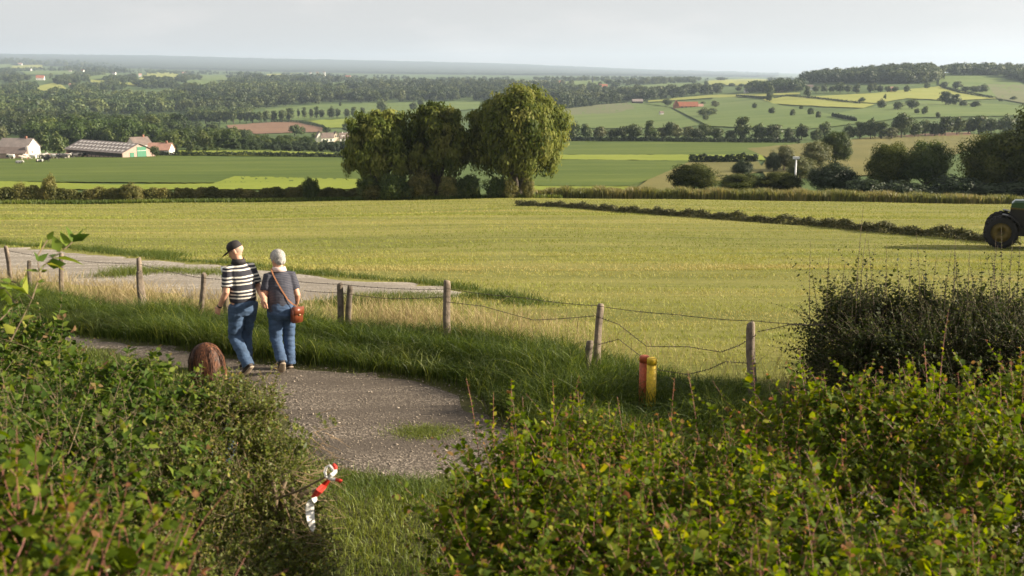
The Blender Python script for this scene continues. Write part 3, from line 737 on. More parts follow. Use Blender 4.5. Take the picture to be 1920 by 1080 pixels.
a_ = hm_.attributes.new("tint", 'FLOAT', 'POINT'); a_.data.foreach_set("value", np.full(len(hm_.vertices), .25, np.float32))
hr = link("hair", hm_, brown)
rng = np.random.default_rng(55); n = 2600; seg = 8
az = rng.uniform(0, 2 * np.pi, n); az = np.where(np.abs((az - np.pi / 2)) < .75, az + 1.9, az)
q0 = rng.uniform(.05, .9, n); V = []
wv = rng.normal(0, .10, n)
for k in range(seg + 1):
    f = q0 + (1.9 + .15 * rng.random(n) - q0) * k / seg          # polar angle from the crown, then hanging
    ph = np.minimum(f, 1.65); rr = np.sin(ph); drop = np.where(f > 1.5, (f - 1.5) * .30, 0)
    jit = 1 + .05 * np.sin(az * 9 + 3) + rng.normal(0, .035, n)
    fl_ = 1 + .26 * np.clip(f - 1.2, 0, 1); x = .112 * rr * fl_ * np.cos(az + wv * k / seg) * jit; y = -.016 + .122 * rr * fl_ * np.sin(az + wv * k / seg) * jit; z = .012 + .112 * np.cos(ph) - drop - .02 * (k / seg)
    tx, ty_ = -np.sin(az), np.cos(az); w_ = .0036 * (1 - .5 * k / seg)
    V += [np.stack([x - tx * w_, y - ty_ * w_, z], 1), np.stack([x + tx * w_, y + ty_ * w_, z], 1)]
V = np.stack(V, 1).reshape(-1, 3); R3 = np.array(Mb.to_3x3()); V = V @ R3.T + np.array(Mb.translation)
m = 2 * (seg + 1); b = np.arange(n)[:, None] * m
Qd = np.concatenate([b + np.array([2 * k, 2 * k + 1, 2 * k + 3, 2 * k + 2]) for k in range(seg)], 1).reshape(-1, 4)
link("hair_strands", mesh_np("hair_strands", V, Q=Qd, tint=np.repeat(np.clip(.48 + .30 * rng.normal(size=n) + .15 * np.sin(az * 7), 0, 1), m), mat=L_hair), hr)
# ------------------------------------------------------------------ leaves and trees
L_olive = leafy("leaf_willow", [(0, (.055, .078, .016)), (.5, (.13, .155, .034)), (1, (.23, .235, .07))], trans=.38, spec=.08)
L_thicket = leafy("leaf_thicket", [(0, (.028, .040, .010)), (.5, (.060, .076, .019)), (1, (.125, .135, .038))], trans=.25, spec=.08)
L_green = leafy("leaf_broad", [(0, (.028, .050, .011)), (.5, (.062, .095, .020)), (1, (.12, .145, .035))], trans=.32)
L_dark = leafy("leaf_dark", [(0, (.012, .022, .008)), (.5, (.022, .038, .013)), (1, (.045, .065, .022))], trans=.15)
L_far = leafy("leaf_far", [(0, (.025, .046, .012)), (.5, (.054, .080, .021)), (1, (.11, .13, .036))], trans=.2)
L_pale = leafy("leaf_pale", [(0, (.06, .075, .03)), (.5, (.11, .125, .05)), (1, (.17, .17, .075))], trans=.25)
L_hedge = leafy("leaf_hedge", [(0, (.07, .082, .022)), (.5, (.15, .155, .045)), (1, (.27, .24, .08))], trans=.45)
M_bark = plain("bark", (.085, .068, .05), rough=.9, var=.3, scale=5, bump=.6)
M_twig = plain("twig", (.10, .075, .05), rough=.9, var=.3, scale=12)

def unit(a): return a / np.maximum(np.linalg.norm(a, axis=-1, keepdims=True), 1e-9)
def sphere(rng, n): return unit(rng.normal(size=(n, 3)))
def quads_from(pos, nrm, rng, ln, wd, axis=None):
    """one pointed four-corner leaf (or spray) per point"""
    n = len(pos)
    ref = rng.normal(size=(n, 3)) if axis is None else axis
    u = unit(ref - (ref * nrm).sum(1, keepdims=True) * nrm)
    v = np.cross(nrm, u)
    ln = np.broadcast_to(ln, n)[:, None]; wd = np.broadcast_to(wd, n)[:, None]
    fold = nrm * (wd * .25)
    V = np.stack([pos - u * ln * .5, pos + v * wd * .5 + fold - u * ln * .05, pos + u * ln * .5, pos - v * wd * .5 + fold - u * ln * .05], 1)
    return V.reshape(-1, 3), np.arange(n * 4).reshape(n, 4)

def crown(seed, rx, rz, cz, clumps, k, leaf, cr=.28, squash=.55, flat=0.0):
    """clumped crown: clusters on an uneven ellipsoid shell, leaves on each cluster's surface"""
    rng = np.random.default_rng(seed)
    d = sphere(rng, clumps)
    d[:, 2] = np.where(d[:, 2] < -squash, -d[:, 2], d[:, 2])
    lump = 1 + .30 * np.sin(3 * np.arctan2(d[:, 1], d[:, 0]) + seed) * np.cos(2.3 * d[:, 2] + seed * 1.7)
    r = (.45 + .55 * rng.random(clumps) ** .45) * lump * .82
    C = d * r[:, None] * np.array([rx, rx, rz]) + np.array([0, 0, cz])
    R = rx * cr * rng.uniform(.7, 1.35, clumps)
    ci = np.repeat(np.arange(clumps), k)
    e = sphere(rng, len(ci)); e[:, 2] *= .8
    rr = rng.uniform(.55, 1.1, len(ci))
    pos = C[ci] + e * (R[ci] * rr)[:, None]
    out_ = unit(pos - np.array([0, 0, cz - rz * .2]))
    nrm = unit(e * .8 + out_ * .5 + rng.normal(size=e.shape) * .45)
    V, Qd = quads_from(pos, nrm, rng, leaf * rng.uniform(.7, 1.4, len(pos)), leaf * .62 * rng.uniform(.7, 1.3, len(pos)))
    tc_ = np.clip(.5 + .24 * rng.normal(size=clumps)[ci] + .13 * rng.normal(size=len(ci)), 0, 1)
    return V, Qd, np.repeat(tc_, 4)
def trunk_geo(seed, h, r, limbs=5, rx=3.0, top=.75):
    rng = random.Random(seed); g = Geo()
    pts = [(0, 0, -.4), (0, 0, 0), (rng.uniform(-.1, .1), rng.uniform(-.1, .1), h * .3), (rng.uniform(-.3, .3), rng.uniform(-.3, .3), h * .55), (rng.uniform(-.4, .4), rng.uniform(-.4, .4), h * top)]
    g.tube(pts, [r * 1.5, r * 1.2, r * .85, r * .55, r * .2], 8)
    for k in range(limbs):
        a = 2 * math.pi * k / limbs + rng.uniform(-.4, .4); z0 = h * rng.uniform(.22, .5); ln = rx * rng.uniform(.5, .85)
        p0 = Vector((0, 0, z0)); p1 = p0 + Vector((math.cos(a) * ln * .5, math.sin(a) * ln * .5, ln * .45)); p2 = p0 + Vector((math.cos(a) * ln, math.sin(a) * ln, ln * .8))
        g.tube([p0, p1, p2], [r * .5, r * .32, r * .08], 6)
    return g
def willow(seed, rx, h, clumps, k, low=.62):
    """rounded mass of boughs, each hanging as a bunch of drooping sprays"""
    rng = np.random.default_rng(seed)
    d = sphere(rng, clumps); d[:, 2] = np.where(d[:, 2] < -low, -d[:, 2], d[:, 2])
    az = np.arctan2(d[:, 1], d[:, 0])
    lobe = 1 + .13 * np.sin(3 * az + seed) + .13 * np.sin(5 * az + 2 * seed + 4 * d[:, 2]) - .10 * np.clip(d[:, 2] - .5, 0, 1)
    r = (.40 + .60 * rng.random(clumps) ** .5) * lobe * .88
    C = d * r[:, None] * np.array([rx, rx, h * .47]) + np.array([0, 0, h * .53])
    R = rx * .19 * rng.uniform(.7, 1.4, clumps)
    ci = np.repeat(np.arange(clumps), k)
    e = sphere(rng, len(ci))
    rr = rng.uniform(.3, 1.1, len(ci)) * R[ci]
    ez = np.where(e[:, 2] > 0, e[:, 2] * .8, e[:, 2] * 1.7)
    taper = np.where(e[:, 2] < 0, 1 + .45 * e[:, 2], 1)
    pos = C[ci] + np.column_stack([e[:, 0] * taper, e[:, 1] * taper, ez]) * rr[:, None]
    keep = pos[:, 2] > h * .04
    pos, e, ci = pos[keep], e[keep], ci[keep]
    nrm = unit(e * np.array([1, 1, .55]) * .8 + unit(pos - np.array([0, 0, h * .45])) * .5 + rng.normal(size=e.shape) * .4)
    ax = np.tile(np.array([0, 0, -1.0]), (len(pos), 1)) + rng.normal(size=pos.shape) * .4
    V, Qd = quads_from(pos, nrm, rng, rng.uniform(.36, .85, len(pos)), rng.uniform(.15, .29, len(pos)), ax)
    t = np.clip(.5 + .26 * rng.normal(size=clumps)[ci] + .17 * rng.normal(size=len(ci)), 0, 1)
    return V, Qd, np.repeat(t, 4)

KINDS = {}; NATW = {}
def make_kind(key, crowns, trunk):
    KINDS[key] = (crowns, trunk)
def cmesh(name, c, mat): return mesh_np(name, c[0], Q=c[1], tint=c[2], mat=mat)
# detailed trees for the middle ground, size 1 = one metre of real height at h
for i in range(3):
    make_kind(("oak_near", i), (cmesh("oak_crown", crown(11 + i, 4.6, 4.4, 5.6, 150, 150, .34, cr=.27, squash=.75), L_green), 10.0), trunk_geo(i, 9, .32, 6, 4).mesh("oak_trunk", M_bark, True))
make_kind(("dark_near", 0), (cmesh("dark_crown", crown(21, 4.8, 4.3, 4.9, 150, 150, .34, cr=.27, squash=.9), L_dark), 9.4), trunk_geo(7, 8, .32, 6, 4).mesh("dark_trunk", M_bark, True))
make_kind(("pale_near", 0), (cmesh("pale_crown", crown(27, 3.6, 4.0, 4.6, 120, 120, .30, cr=.27, squash=.9), L_pale), 8.8), trunk_geo(8, 8, .25, 6, 3).mesh("pale_trunk", M_bark, True))
make_kind(("olive_near", 0), (cmesh("olive_crown", crown(29, 5.0, 4.6, 4.9, 150, 170, .32, cr=.26, squash=.9), L_thicket), 9.6), trunk_geo(9, 8, .35, 6, 4).mesh("olive_trunk", M_bark, True))
make_kind(("bush_near", 0), (cmesh("bush_crown", crown(31, 1.5, 1.2, 1.0, 70, 90, .17, cr=.3, squash=.75), L_green), 2.25), None)
make_kind(("shade_bush", 0), (cmesh("shade_crown", crown(33, 1.5, 1.2, 1.0, 70, 90, .2, cr=.3, squash=.75), L_dark), 2.25), None)  # leaves darkened to stand for the shade under the thicket
make_kind(("bush_near", 1), (cmesh("bush_crown", crown(32, 1.5, 1.3, 1.0, 70, 90, .17, cr=.32, squash=.75), L_hedge), 2.3), None)
for i in range(5):
    make_kind(("round", i), (cmesh("round_crown", crown(41 + i, 3.9 + .3 * (i % 2), 4.0, 5.0, 44, 30, .95, cr=.40, squash=.85), L_far), 9.3), trunk_geo(20 + i, 8, .3, 0, 3).mesh("round_trunk", M_bark))
for i in range(3):
    make_kind(("tall", i), (cmesh("tall_crown", crown(51 + i, 2.3, 4.6, 5.2, 46, 26, .8, cr=.42, squash=.9), L_far), 10.0), trunk_geo(30 + i, 8, .25, 0, 3).mesh("tall_trunk", M_bark))
make_kind(("silver", 0), (cmesh("silver_crown", crown(57, 3.4, 4.2, 5.0, 48, 26, .85, cr=.36, squash=.9), L_pale), 9.4), trunk_geo(35, 8, .25, 0, 3).mesh("silver_trunk", M_bark))
for i in range(2):
    make_kind(("shrub", i), (cmesh("shrub_crown", crown(61 + i, 1.7, 1.3, 1.1, 26, 22, .5, cr=.42, squash=.8), L_far), 2.4), None)
_rt = random.Random(5)
def plant(name, key, p, h, label, cat, group=None, wide=1.0, mat=None):
    """one tree: an Empty at its foot carrying trunk and crown"""
    (cm, ch), tm = KINDS[key]
    k = h / ch
    if tm is None:                                   # bushes are one mesh
        o = link(name, cm, None, p); o.scale = (k * wide, k * wide, k); o.rotation_euler = (0, 0, _rt.uniform(0, 6.28))
        return tag(o, label, cat, group)
    r = thing(name, label, cat, p, _rt.uniform(0, 6.28), group)
    r.scale = (k * wide, k * wide, k)
    link("crown", cm, r); link("trunk", tm, r)
    return r
def plant_px(name, key, px, base, top, Y, label, cat, group=None, width=None):
    """a tree that stands at distance Y on the terrain under picture column px; base and top give its height"""
    s, t = st(px, base)
    x = float(s) * Y
    p = onground(x, Y)
    h = (CAM_Z - float(st(px, top)[1]) * Y) - p[2]
    key = (key, _rt.randrange(sum(1 for k in KINDS if k[0] == key))) if isinstance(key, str) else key
    w = 1.0
    if width:
        (cm, ch), _ = KINDS[key]
        if key not in NATW:
            co = np.empty(len(cm.vertices) * 3, np.float32); cm.vertices.foreach_get('co', co); NATW[key] = float(np.ptp(co[::3]))
        nat = NATW[key] * h / ch
        w = width / px_per_m(Y) / nat
    return plant(name, key, p, h, label, cat, group, w)
def on_px(px, base):
    """distance of the ground seen at a picture point"""
    return float(gnd(px, base)[1])

# --- the three willows at the far hedge
for px, top, w, seed, lab in [(712, 203, 142, 3, "leftmost and lowest of the three big willows at the far hedge"),
                              (818, 185, 140, 4, "middle willow of the three, with a gap below its low bough"),
                              (971, 162, 190, 6, "tallest broad weeping willow, right end of the three at the far hedge")]:
    Y = 131.0 if px != 816 else 133.0
    p = onground(float(st(px, 350)[0]) * Y, Y)
    h = CAM_Z - float(st(px, top)[1]) * Y - p[2]
    rx = w / 2 / px_per_m(Y)
    r = thing("willow_tree", lab, "tree", p, 0, "willows at the far hedge")
    n = int(230 * (rx / 5) ** 1.7)
    link("crown", cmesh("willow_crown", willow(seed, rx, h, n, 150, .38 if px == 816 else .62), L_olive), r)
    g = Geo(); rr = random.Random(seed)
    for k in range(7):
        a = 2 * math.pi * k / 7 + rr.uniform(-.3, .3); q = rx * rr.uniform(.35, .7)
        g.tube([(0, 0, -.5), (math.cos(a) * .3, math.sin(a) * .3, 1.0), (math.cos(a) * q * .5, math.sin(a) * q * .5, h * .35), (math.cos(a) * q, math.sin(a) * q, h * .66)], [.5, .42, .26, .06], 7)
    g.build("trunk", M_bark, r, True)

# --- long hedge at the foot of the field (clumped, brown green, grass at its foot)
def strip_np(rng, path, n, h, depth, leaf, hvar=.35, hfun=None):
    path = np.asarray(path, float)
    seg = np.hypot(*np.diff(path, axis=0).T); cum = np.concatenate([[0], np.cumsum(seg)])
    q = rng.random(n) * cum[-1]
    x = np.interp(q, cum, path[:, 0]); y = np.interp(q, cum, path[:, 1])
    top = h * (1 + hvar * (np.sin(q * .55) * .35 + np.sin(q * 1.7 + 1) * .3 + np.sin(q * 4.1 + 2) * .2))
    if hfun is not None: top = top * hfun(x)
    zz = rng.random(n) ** .75
    dz = rng.uniform(-1, 1, n)
    dep = depth * .5 * np.sqrt(np.clip(1 - (zz * .9) ** 2.5, .05, 1))
    yy = y + dz * dep
    pos = np.column_stack([x + rng.normal(0, .1, n), yy, height(x, yy) + zz * top])
    nrm = unit(np.column_stack([rng.normal(0, .5, n), dz * .9 + rng.normal(0, .4, n), zz * .8 + rng.normal(0, .4, n)]))
    tint = np.clip(.5 + .2 * np.sin(q * .9) + .15 * np.sin(q * 2.3 + 1) + .15 * rng.normal(size=n), 0, 1)
    V, Qd = quads_from(pos, nrm, rng, leaf * rng.uniform(.7, 1.5, n), leaf * .55 * rng.uniform(.7, 1.3, n))
    return V, Qd, np.repeat(tint, 4)
rng = np.random.default_rng(77)
hx = lambda px, Y: (float(st(px, 360)[0]) * Y, Y)
for P, n, h, leaf, lab in [([hx(-190, 125.5), hx(0, 127), hx(330, 129)], 26000, 1.75, .26, "left half of the low brown hedge along the mown field's far edge"),
                           ([hx(331, 129.1), hx(480, 129.5), hx(672, 129.8)], 15000, 1.55, .25, "brown hedge run between the round bush and the willows")]:
    o = link("hedge", mesh_np("hedge", (c := strip_np(rng, P, n, h, 1.7, leaf))[0], Q=c[1], tint=c[2], mat=L_hedge))
    tag(o, lab, "hedge")
for px, top, w, lab in [(95, 331, 36, "bush sticking up above the brown hedge, near the photo's left edge"), (582, 330, 38, "round green bush in the brown hedge, left of the willows"),
                        (40, 345, 40, "low bush at the far left end of the brown hedge"), (250, 346, 44, "broad low bush in the middle of the brown hedge")]:
    plant_px("bush", ("bush_near", 0 if w in (38,) else 1), px, 378, top, 127.5, lab, "bush", None, w)
for px, top, w, k in [(690, 326, 46, 0), (735, 322, 60, 0), (790, 318, 64, 1), (842, 330, 50, 1), (880, 325, 56, 0), (930, 330, 54, 0), (955, 338, 40, 1), (990, 332, 30, 1), (700, 345, 60, 1), (760, 340, 70, 0)]:
    plant_px("bush", ("bush_near", k), px, 368, top, 127.0 + _rt.uniform(-.6, .8), "leafy bush in the thicket at the foot of the willows", "bush", "bushes under the willows", w)

# --- wild grass margin along the field's far edge and the maize strip on the right
def blades_np(rng, base, hgt, wid, lean, segs=3, curl=.5, head=None):
    """bent grass blades: base (N,3), height, width, horizontal lean vectors (N,2)"""
    n = len(base); hgt = np.broadcast_to(hgt, n); wid = np.broadcast_to(wid, n)
    a = rng.uniform(0, 2 * np.pi, n); side = np.column_stack([np.cos(a), np.sin(a), np.zeros(n)])
    L = np.column_stack([lean, np.zeros(n)])
    rows = []
    for k in range(segs + 1):
        t = k / segs
        c = base + np.array([0, 0, 1.0]) * (hgt * (t - curl * .35 * t ** 3))[:, None] + L * (hgt * t ** 2)[:, None]
        w = wid * (1 - t) ** .8 * .5 if head is None else wid * .5 * np.interp(t, [0, .6, .8, 1], [.5, .35, 1.3, .1])
        rows += [c - side * np.maximum(w, .0004)[:, None], c + side * np.maximum(w, .0004)[:, None]]
    V = np.stack(rows, 1).reshape(-1, 3); m = 2 * (segs + 1)
    b = np.arange(n)[:, None] * m
    Qd = np.concatenate([b + np.array([2 * k, 2 * k + 1, 2 * k + 3, 2 * k + 2]) for k in range(segs)], 1).reshape(-1, 4)
    return V, Qd, m
G_green = leafy("grass_green", [(0, (.042, .068, .012)), (.5, (.080, .112, .019)), (1, (.17, .19, .036))], trans=.35, rough=.5)
G_tall = leafy("grass_tall", [(0, (.024, .044, .008)), (.5, (.058, .090, .014)), (.72, (.125, .165, .027)), (1, (.26, .27, .055))], trans=.38, rough=.5)
G_straw = leafy("grass_straw", [(0, (.18, .15, .06)), (.5, (.34, .27, .13)), (1, (.50, .40, .22))], trans=.25, rough=.7)
G_mown = leafy("grass_stubble", [(0, (.12, .148, .027)), (.45, (.215, .248, .043)), (.8, (.315, .305, .07)), (1, (.38, .325, .12))], trans=.25, rough=.7)
G_maize = leafy("maize_leaf", [(0, (.085, .105, .028)), (.5, (.16, .17, .05)), (1, (.26, .22, .09))], trans=.35)
def stuff_mesh(name, parts, mat):
    V, Q_, T_ = [], [], []; b = 0
    for v, q, t in parts:
        V.append(v); Q_.append(q + b); T_.append(t); b += len(v)
    return tag(link(name, mesh_np(name, np.concatenate(V), Q=np.concatenate(Q_), tint=np.concatenate(T_), mat=mat)), kind='stuff')
n = 16000
x = rng.uniform(-76, 6, n); y = np.interp(x, [-80, -64, -30, 0, 8], [123, 124.8, 127.2, 127.6, 127.4]) + rng.uniform(-1.3, .8, n)
B = np.column_stack([x, y, height(x, y)])
v, q, m = blades_np(rng, B, rng.uniform(.25, .75, n), .09, rng.normal(0, .25, (n, 2)), 2)
tt = np.repeat(np.clip(.35 + .25 * np.sin(x * .4) + .25 * rng.normal(size=n), 0, 1), m)
stuff_mesh("margin_grass", [(v, q, tt)], G_green)
n = 26000
x = rng.uniform(3, 66, n)
y = np.interp(x, [2, 20, 62, 75], [127.6, 127.2, 126.2, 124]) + rng.uniform(-.4, 5.5, n)
hgt = rng.uniform(1.0, 2.0, n) * np.interp(x, [3, 8, 40, 60], [.85, 1, 1, .75]) * (1 + .12 * np.sin(x * 1.3) + .1 * np.sin(x * 3.1))
B = np.column_stack([x, y, height(x, y)])
v, q, m = blades_np(rng, B, hgt, .17, rng.normal(0, .2, (n, 2)), 3, curl=.8)
tt = np.repeat(np.clip(.5 + .2 * np.sin(x * .6) + .22 * rng.normal(size=n) + .25 * (hgt - 1.5), 0, 1), m)
stuff_mesh("maize_strip", [(v, q, tt)], G_maize)

# --- shrubs and trees behind the maize on the right
for px, base, top, w, Y, key, lab in [
    (1300, 357, 306, 108, 150, "olive_near", "rounded grey green willow scrub at the left end of the right thicket"),
    (1392, 357, 326, 110, 152, "olive_near", "lower willow scrub right of the rounded one behind the maize"),
    (1462, 358, 322, 96, 151, "olive_near", "willow scrub just left of the white lamp pole"),
    (1560, 362, 304, 112, 148, "dark_near", "dark dome shaped bush right of the white lamp pole"),
    (1500, 345, 292, 62, 190, "pale_near", "pale yellowish small tree behind the white lamp pole"),
    (1528, 318, 263, 66, 235, "pale_near", "pale willow left of the dark round tree"),
    (1566, 306, 247, 70, 245, "oak_near", "dark round tree standing at the ripe field's edge"),
    (1470, 318, 272, 46, 240, "pale_near", "small yellowish tree left of the pale willow"),
    (1450, 320, 284, 36, 235, "dark_near", "dark little bush beside the small yellowish tree"),
    (1392, 330, 300, 46, 215, "dark_near", "dark bush at the end of the trimmed hedge line"),
    (1666, 372, 266, 100, 150, "olive_near", "loose olive tree at left of the broad dark tree"),
    (1732, 372, 268, 112, 146, "oak_near", "broad dark green tree in the middle of the right thicket"),
    (1862, 384, 244, 140, 146, "olive_near", "large olive willow left of the one cut by the frame edge"),
    (1955, 388, 196, 215, 143, "olive_near", "largest olive willow, cut by the photo's right edge"),
    (2110, 390, 210, 190, 139, "oak_near", "tall unseen tree of the thicket, added for shade right of the frame"),  # this tree and the next are unseen, added to shade the undergrowth
    (2260, 390, 215, 190, 136, "oak_near", "outermost unseen tree of the thicket, added for shade beyond the frame")]:
    plant_px("broadleaf_tree", (key, 0) if key != "oak_near" else (key, 0 if px < 1600 else 1), px, base, top, Y, lab, "tree", None, w)
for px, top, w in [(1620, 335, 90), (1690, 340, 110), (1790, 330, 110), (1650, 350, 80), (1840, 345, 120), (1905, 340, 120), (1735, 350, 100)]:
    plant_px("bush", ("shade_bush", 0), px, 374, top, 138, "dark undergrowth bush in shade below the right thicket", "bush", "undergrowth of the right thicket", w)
o = link("hedge", mesh_np("hedge", (c := strip_np(rng, [tuple(gnd(1292, 306)[:2]), tuple(gnd(1420, 305)[:2])], 3000, 2.2, 2.0, .5))[0], Q=c[1], tint=c[2], mat=L_dark))
tag(o, "short dark hedge line above the maize, right of the lime field", "hedge")
o = link("hedge", mesh_np("hedge", (c := strip_np(rng, [tuple(gnd(1020, 266)[:2]), tuple(gnd(1250, 267)[:2]), tuple(gnd(1500, 269)[:2])], 9000, 2.6, 3, .8))[0], Q=c[1], tint=c[2], mat=L_dark))
tag(o, "long low dark hedge under the roadside tree row, above the flat pastures", "hedge")
o = link("hedge", mesh_np("hedge", (c := strip_np(rng, [tuple(gnd(290, 292)[:2]), tuple(gnd(480, 292.5)[:2]), tuple(gnd(660, 297)[:2])], 5000, 1.6, 2, .6))[0], Q=c[1], tint=c[2], mat=L_dark))
tag(o, "thin dark hedge line between pasture and lime strip, right of the barn", "hedge")

# --- rows and single trees of the valley, every one a tree of its own
def row(label, group, spec, kind="round", name="valley_tree", Y=None):
    for e in spec:
        px, base, top = e[:3]; w = e[3] if len(e) > 3 else None; k = e[4] if len(e) > 4 else kind
        plant_px(name, k, px, base, top, Y or on_px(px, base), label, "tree", group, w)
row("tree in the close row along the road below the right hillside", "roadside tree row on the right",
    [(1052, 264, 228, 30), (1075, 264, 226, 30), (1098, 264, 232, 26), (1124, 265, 236, 30, "silver"), (1148, 264, 240, 30), (1166, 264, 235, 26), (1188, 266, 230, 34), (1222, 266, 240, 36),
     (1218, 262, 225, 22), (1240, 262, 238, 28, "silver"), (1256, 262, 226, 28), (1268, 264, 232, 24, "silver"), (1290, 263, 236, 30, "silver"), (1305, 265, 238, 30), (1322, 264, 230, 36), (1345, 265, 238, 30),
     (1370, 266, 244, 28), (1392, 266, 218, 36), (1422, 266, 232, 36), (1450, 266, 233, 40), (1478, 264, 240, 24), (1503, 262, 233, 34), (1530, 266, 240, 28)])
row("tree in the tall clump row behind the ripe field on the right", "tree row behind the ripe field",
    [(1545, 262, 226, 26), (1592, 262, 232, 30), (1612, 262, 228, 30), (1632, 262, 222, 30), (1652, 262, 226, 30, "tall"), (1690, 260, 208, 46), (1672, 262, 238, 30, "silver"), (1715, 258, 226, 30), (1734, 256, 222, 26),
     (1752, 256, 228, 28), (1772, 256, 218, 36), (1794, 254, 216, 36), (1815, 252, 222, 34), (1835, 252, 216, 36), (1858, 252, 220, 36), (1885, 252, 214, 36), (1905, 250, 218, 30)])
row("dark round tree dotted over the open right hillside", "scattered hillside trees",
    [(1443, 186, 158, 20), (1442, 192, 172, 14), (1513, 186, 160, 15), (1447, 214, 200, 15), (1415, 204, 192, 12), (1486, 218, 206, 12, "shrub"), (1502, 206, 198, 8, "shrub"), (1520, 216, 203, 14, "shrub"), (1534, 222, 208, 12, "shrub"),
     (1652, 204, 185, 20), (1683, 208, 189, 22), (1710, 206, 185, 28), (1734, 216, 199, 14), (1719, 214, 202, 12), (1773, 198, 171, 34), (1792, 198, 176, 22), (1806, 200, 188, 20), (1829, 202, 189, 22), (1616, 192, 183, 14, "shrub"),
     (1659, 188, 176, 7, "tall"), (1758, 222, 210, 10), (1795, 168, 152, 22), (1842, 174, 157, 26), (1826, 174, 160, 24), (1810, 172, 162, 22), (1770, 165, 153, 18), (1738, 167, 154, 14), (1876, 190, 185, 10, "shrub"), (1900, 188, 181, 14, "shrub")])
row("tree of the village row below the wooded hill", "village trees below the wooded hill",
    [(1385, 172, 162, 14), (1405, 174, 160, 16), (1422, 172, 160, 16), (1460, 174, 158, 18), (1476, 172, 155, 18), (1492, 172, 152, 22), (1530, 174, 160, 18), (1545, 174, 158, 18), (1560, 174, 160, 16), (1575, 174, 154, 26), (1590, 175, 158, 18),
     (1606, 176, 156, 18), (1632, 174, 157, 16), (1640, 172, 156, 14), (1650, 174, 158, 14), (1664, 174, 160, 14), (1678, 174, 161, 14), (1700, 174, 160, 16)])
row("tree beside the red roofed farm on the right slope", "trees around the red roofed farm", [(1251, 200, 184, 20), (1318, 196, 190, 12, "shrub"), (1340, 202, 188, 18, "silver"), (1322, 219, 202, 34), (1335, 216, 202, 24), (1323, 226, 214, 14)])
row("small tree standing in the far middle fields", "small trees in the far middle fields",
    [(1300, 158, 148, 14), (1324, 162, 151, 10), (1348, 163, 156, 24, "shrub"), (1352, 152, 144, 26), (1310, 162, 156, 12, "shrub"), (1298, 166, 158, 10), (1268, 152, 146, 14), (1230, 158, 150, 14), (1195, 160, 150, 14), (1180, 158, 150, 20), (1142, 160, 148, 22), (1125, 162, 152, 10), (1113, 163, 156, 9),
     (1390, 164, 156, 12), (1372, 162, 156, 14, "shrub")])
row("tree in the dark close row above the brown field", "dark tree row above the brown field",
    [(360, 232, 206, 22), (372, 232, 206, 20), (386, 232, 206, 20, "tall"), (398, 232, 208, 20), (412, 232, 206, 18, "tall"), (425, 232, 205, 18), (438, 232, 206, 16, "tall"), (450, 231, 207, 16, "tall"), (462, 231, 206, 16), (474, 231, 208, 16, "tall"), (486, 231, 208, 16),
     (500, 230, 207, 18), (514, 229, 207, 16), (530, 229, 204, 18), (544, 228, 202, 20)])
row("slim tree in the thin roadside row across the green field", "thin tree row across the green field",
    [(560, 222, 204, 8, "tall"), (571, 222, 200, 12, "tall"), (584, 223, 203, 10, "silver"), (594, 223, 198, 12, "tall"), (604, 223, 204, 12), (622, 223, 199, 18), (634, 222, 202, 12), (651, 222, 203, 14, "silver"), (664, 222, 200, 14), (680, 221, 201, 12), (716, 212, 185, 24), (775, 208, 190, 18), (790, 200, 182, 16), (638, 200, 191, 7, "tall")])
row("tree around the white farm in the middle left", "trees around the white farm",
    [(553, 256, 232, 26), (566, 254, 236, 18), (652, 248, 229, 28), (668, 248, 233, 16), (612, 250, 238, 20), (634, 275, 262, 16), (645, 280, 262, 24), (590, 262, 248, 14)])
row("tree beside the long barn and the old farm on the left", "farm trees on the left",
    [(86, 290, 246, 46), (112, 292, 248, 40), (4, 268, 236, 26, "silver"), (290, 296, 272, 20), (356, 292, 261, 22), (330, 290, 268, 16), (303, 284, 262, 22), (320, 284, 264, 22), (46, 262, 240, 24), (60, 258, 238, 24), (372, 284, 274, 10, "shrub"), (388, 284, 273, 14, "shrub"), (410, 284, 276, 10, "shrub")])

# --- woods: far off masses, each one object
LOW = [crown(71 + i, 3.9, 4.0, 4.6, 26, 16, 1.25, cr=.42, squash=.9) for i in range(4)]
MIDC = [crown(81 + i, 3.9, 4.1, 4.7, 44, 24, .95, cr=.38, squash=.9) for i in range(4)]
def wood(name, P, n, hr, mat, protos=LOW, seed=1, push=0.0, tb=.5):
    n = int(n * 2.1)
    rng = np.random.default_rng(seed)
    P = np.asarray(P, float); lo, hi = P.min(0), P.max(0)
    x = rng.uniform(lo[0], hi[0], n * 6); y = rng.uniform(lo[1], hi[1], n * 6)
    k = in_poly(P, x, y); x, y = x[k][:n], y[k][:n]
    W = ground(x, y)
    parts = []
    tone = .5 + .28 * np.sin(W[:, 0] * .011 + seed) * np.sin(W[:, 1] * .009 + 2 * seed) + .22 * np.sin(W[:, 0] * .05) * np.sin(W[:, 1] * .043 + seed)
    for w, tn in zip(W, tone):
        v, q, t = protos[rng.integers(len(protos))]
        h = rng.uniform(hr[0] * .75, hr[1] * 1.12) / 9.0; a = rng.uniform(0, 6.28); wd = h * rng.uniform(.7, 1.35)
        R = np.array([[math.cos(a), -math.sin(a), 0], [math.sin(a), math.cos(a), 0], [0, 0, 1]])
        parts.append(((v @ R.T) * np.array([wd, wd, h]) + w, q, np.clip(t * .6 + tn - .3 + .20 * rng.normal(), 0, 1)))
    o = stuff_mesh(name, parts, mat)
    return o
wood("valley_wood", [(60, 268), (120, 250), (200, 246), (285, 250), (290, 274), (130, 274)], 80, (9, 14), L_green, MIDC, 1)
wood("valley_wood", [(285, 256), (420, 258), (440, 266), (440, 282), (290, 282)], 50, (6, 9), L_green, MIDC, 21)
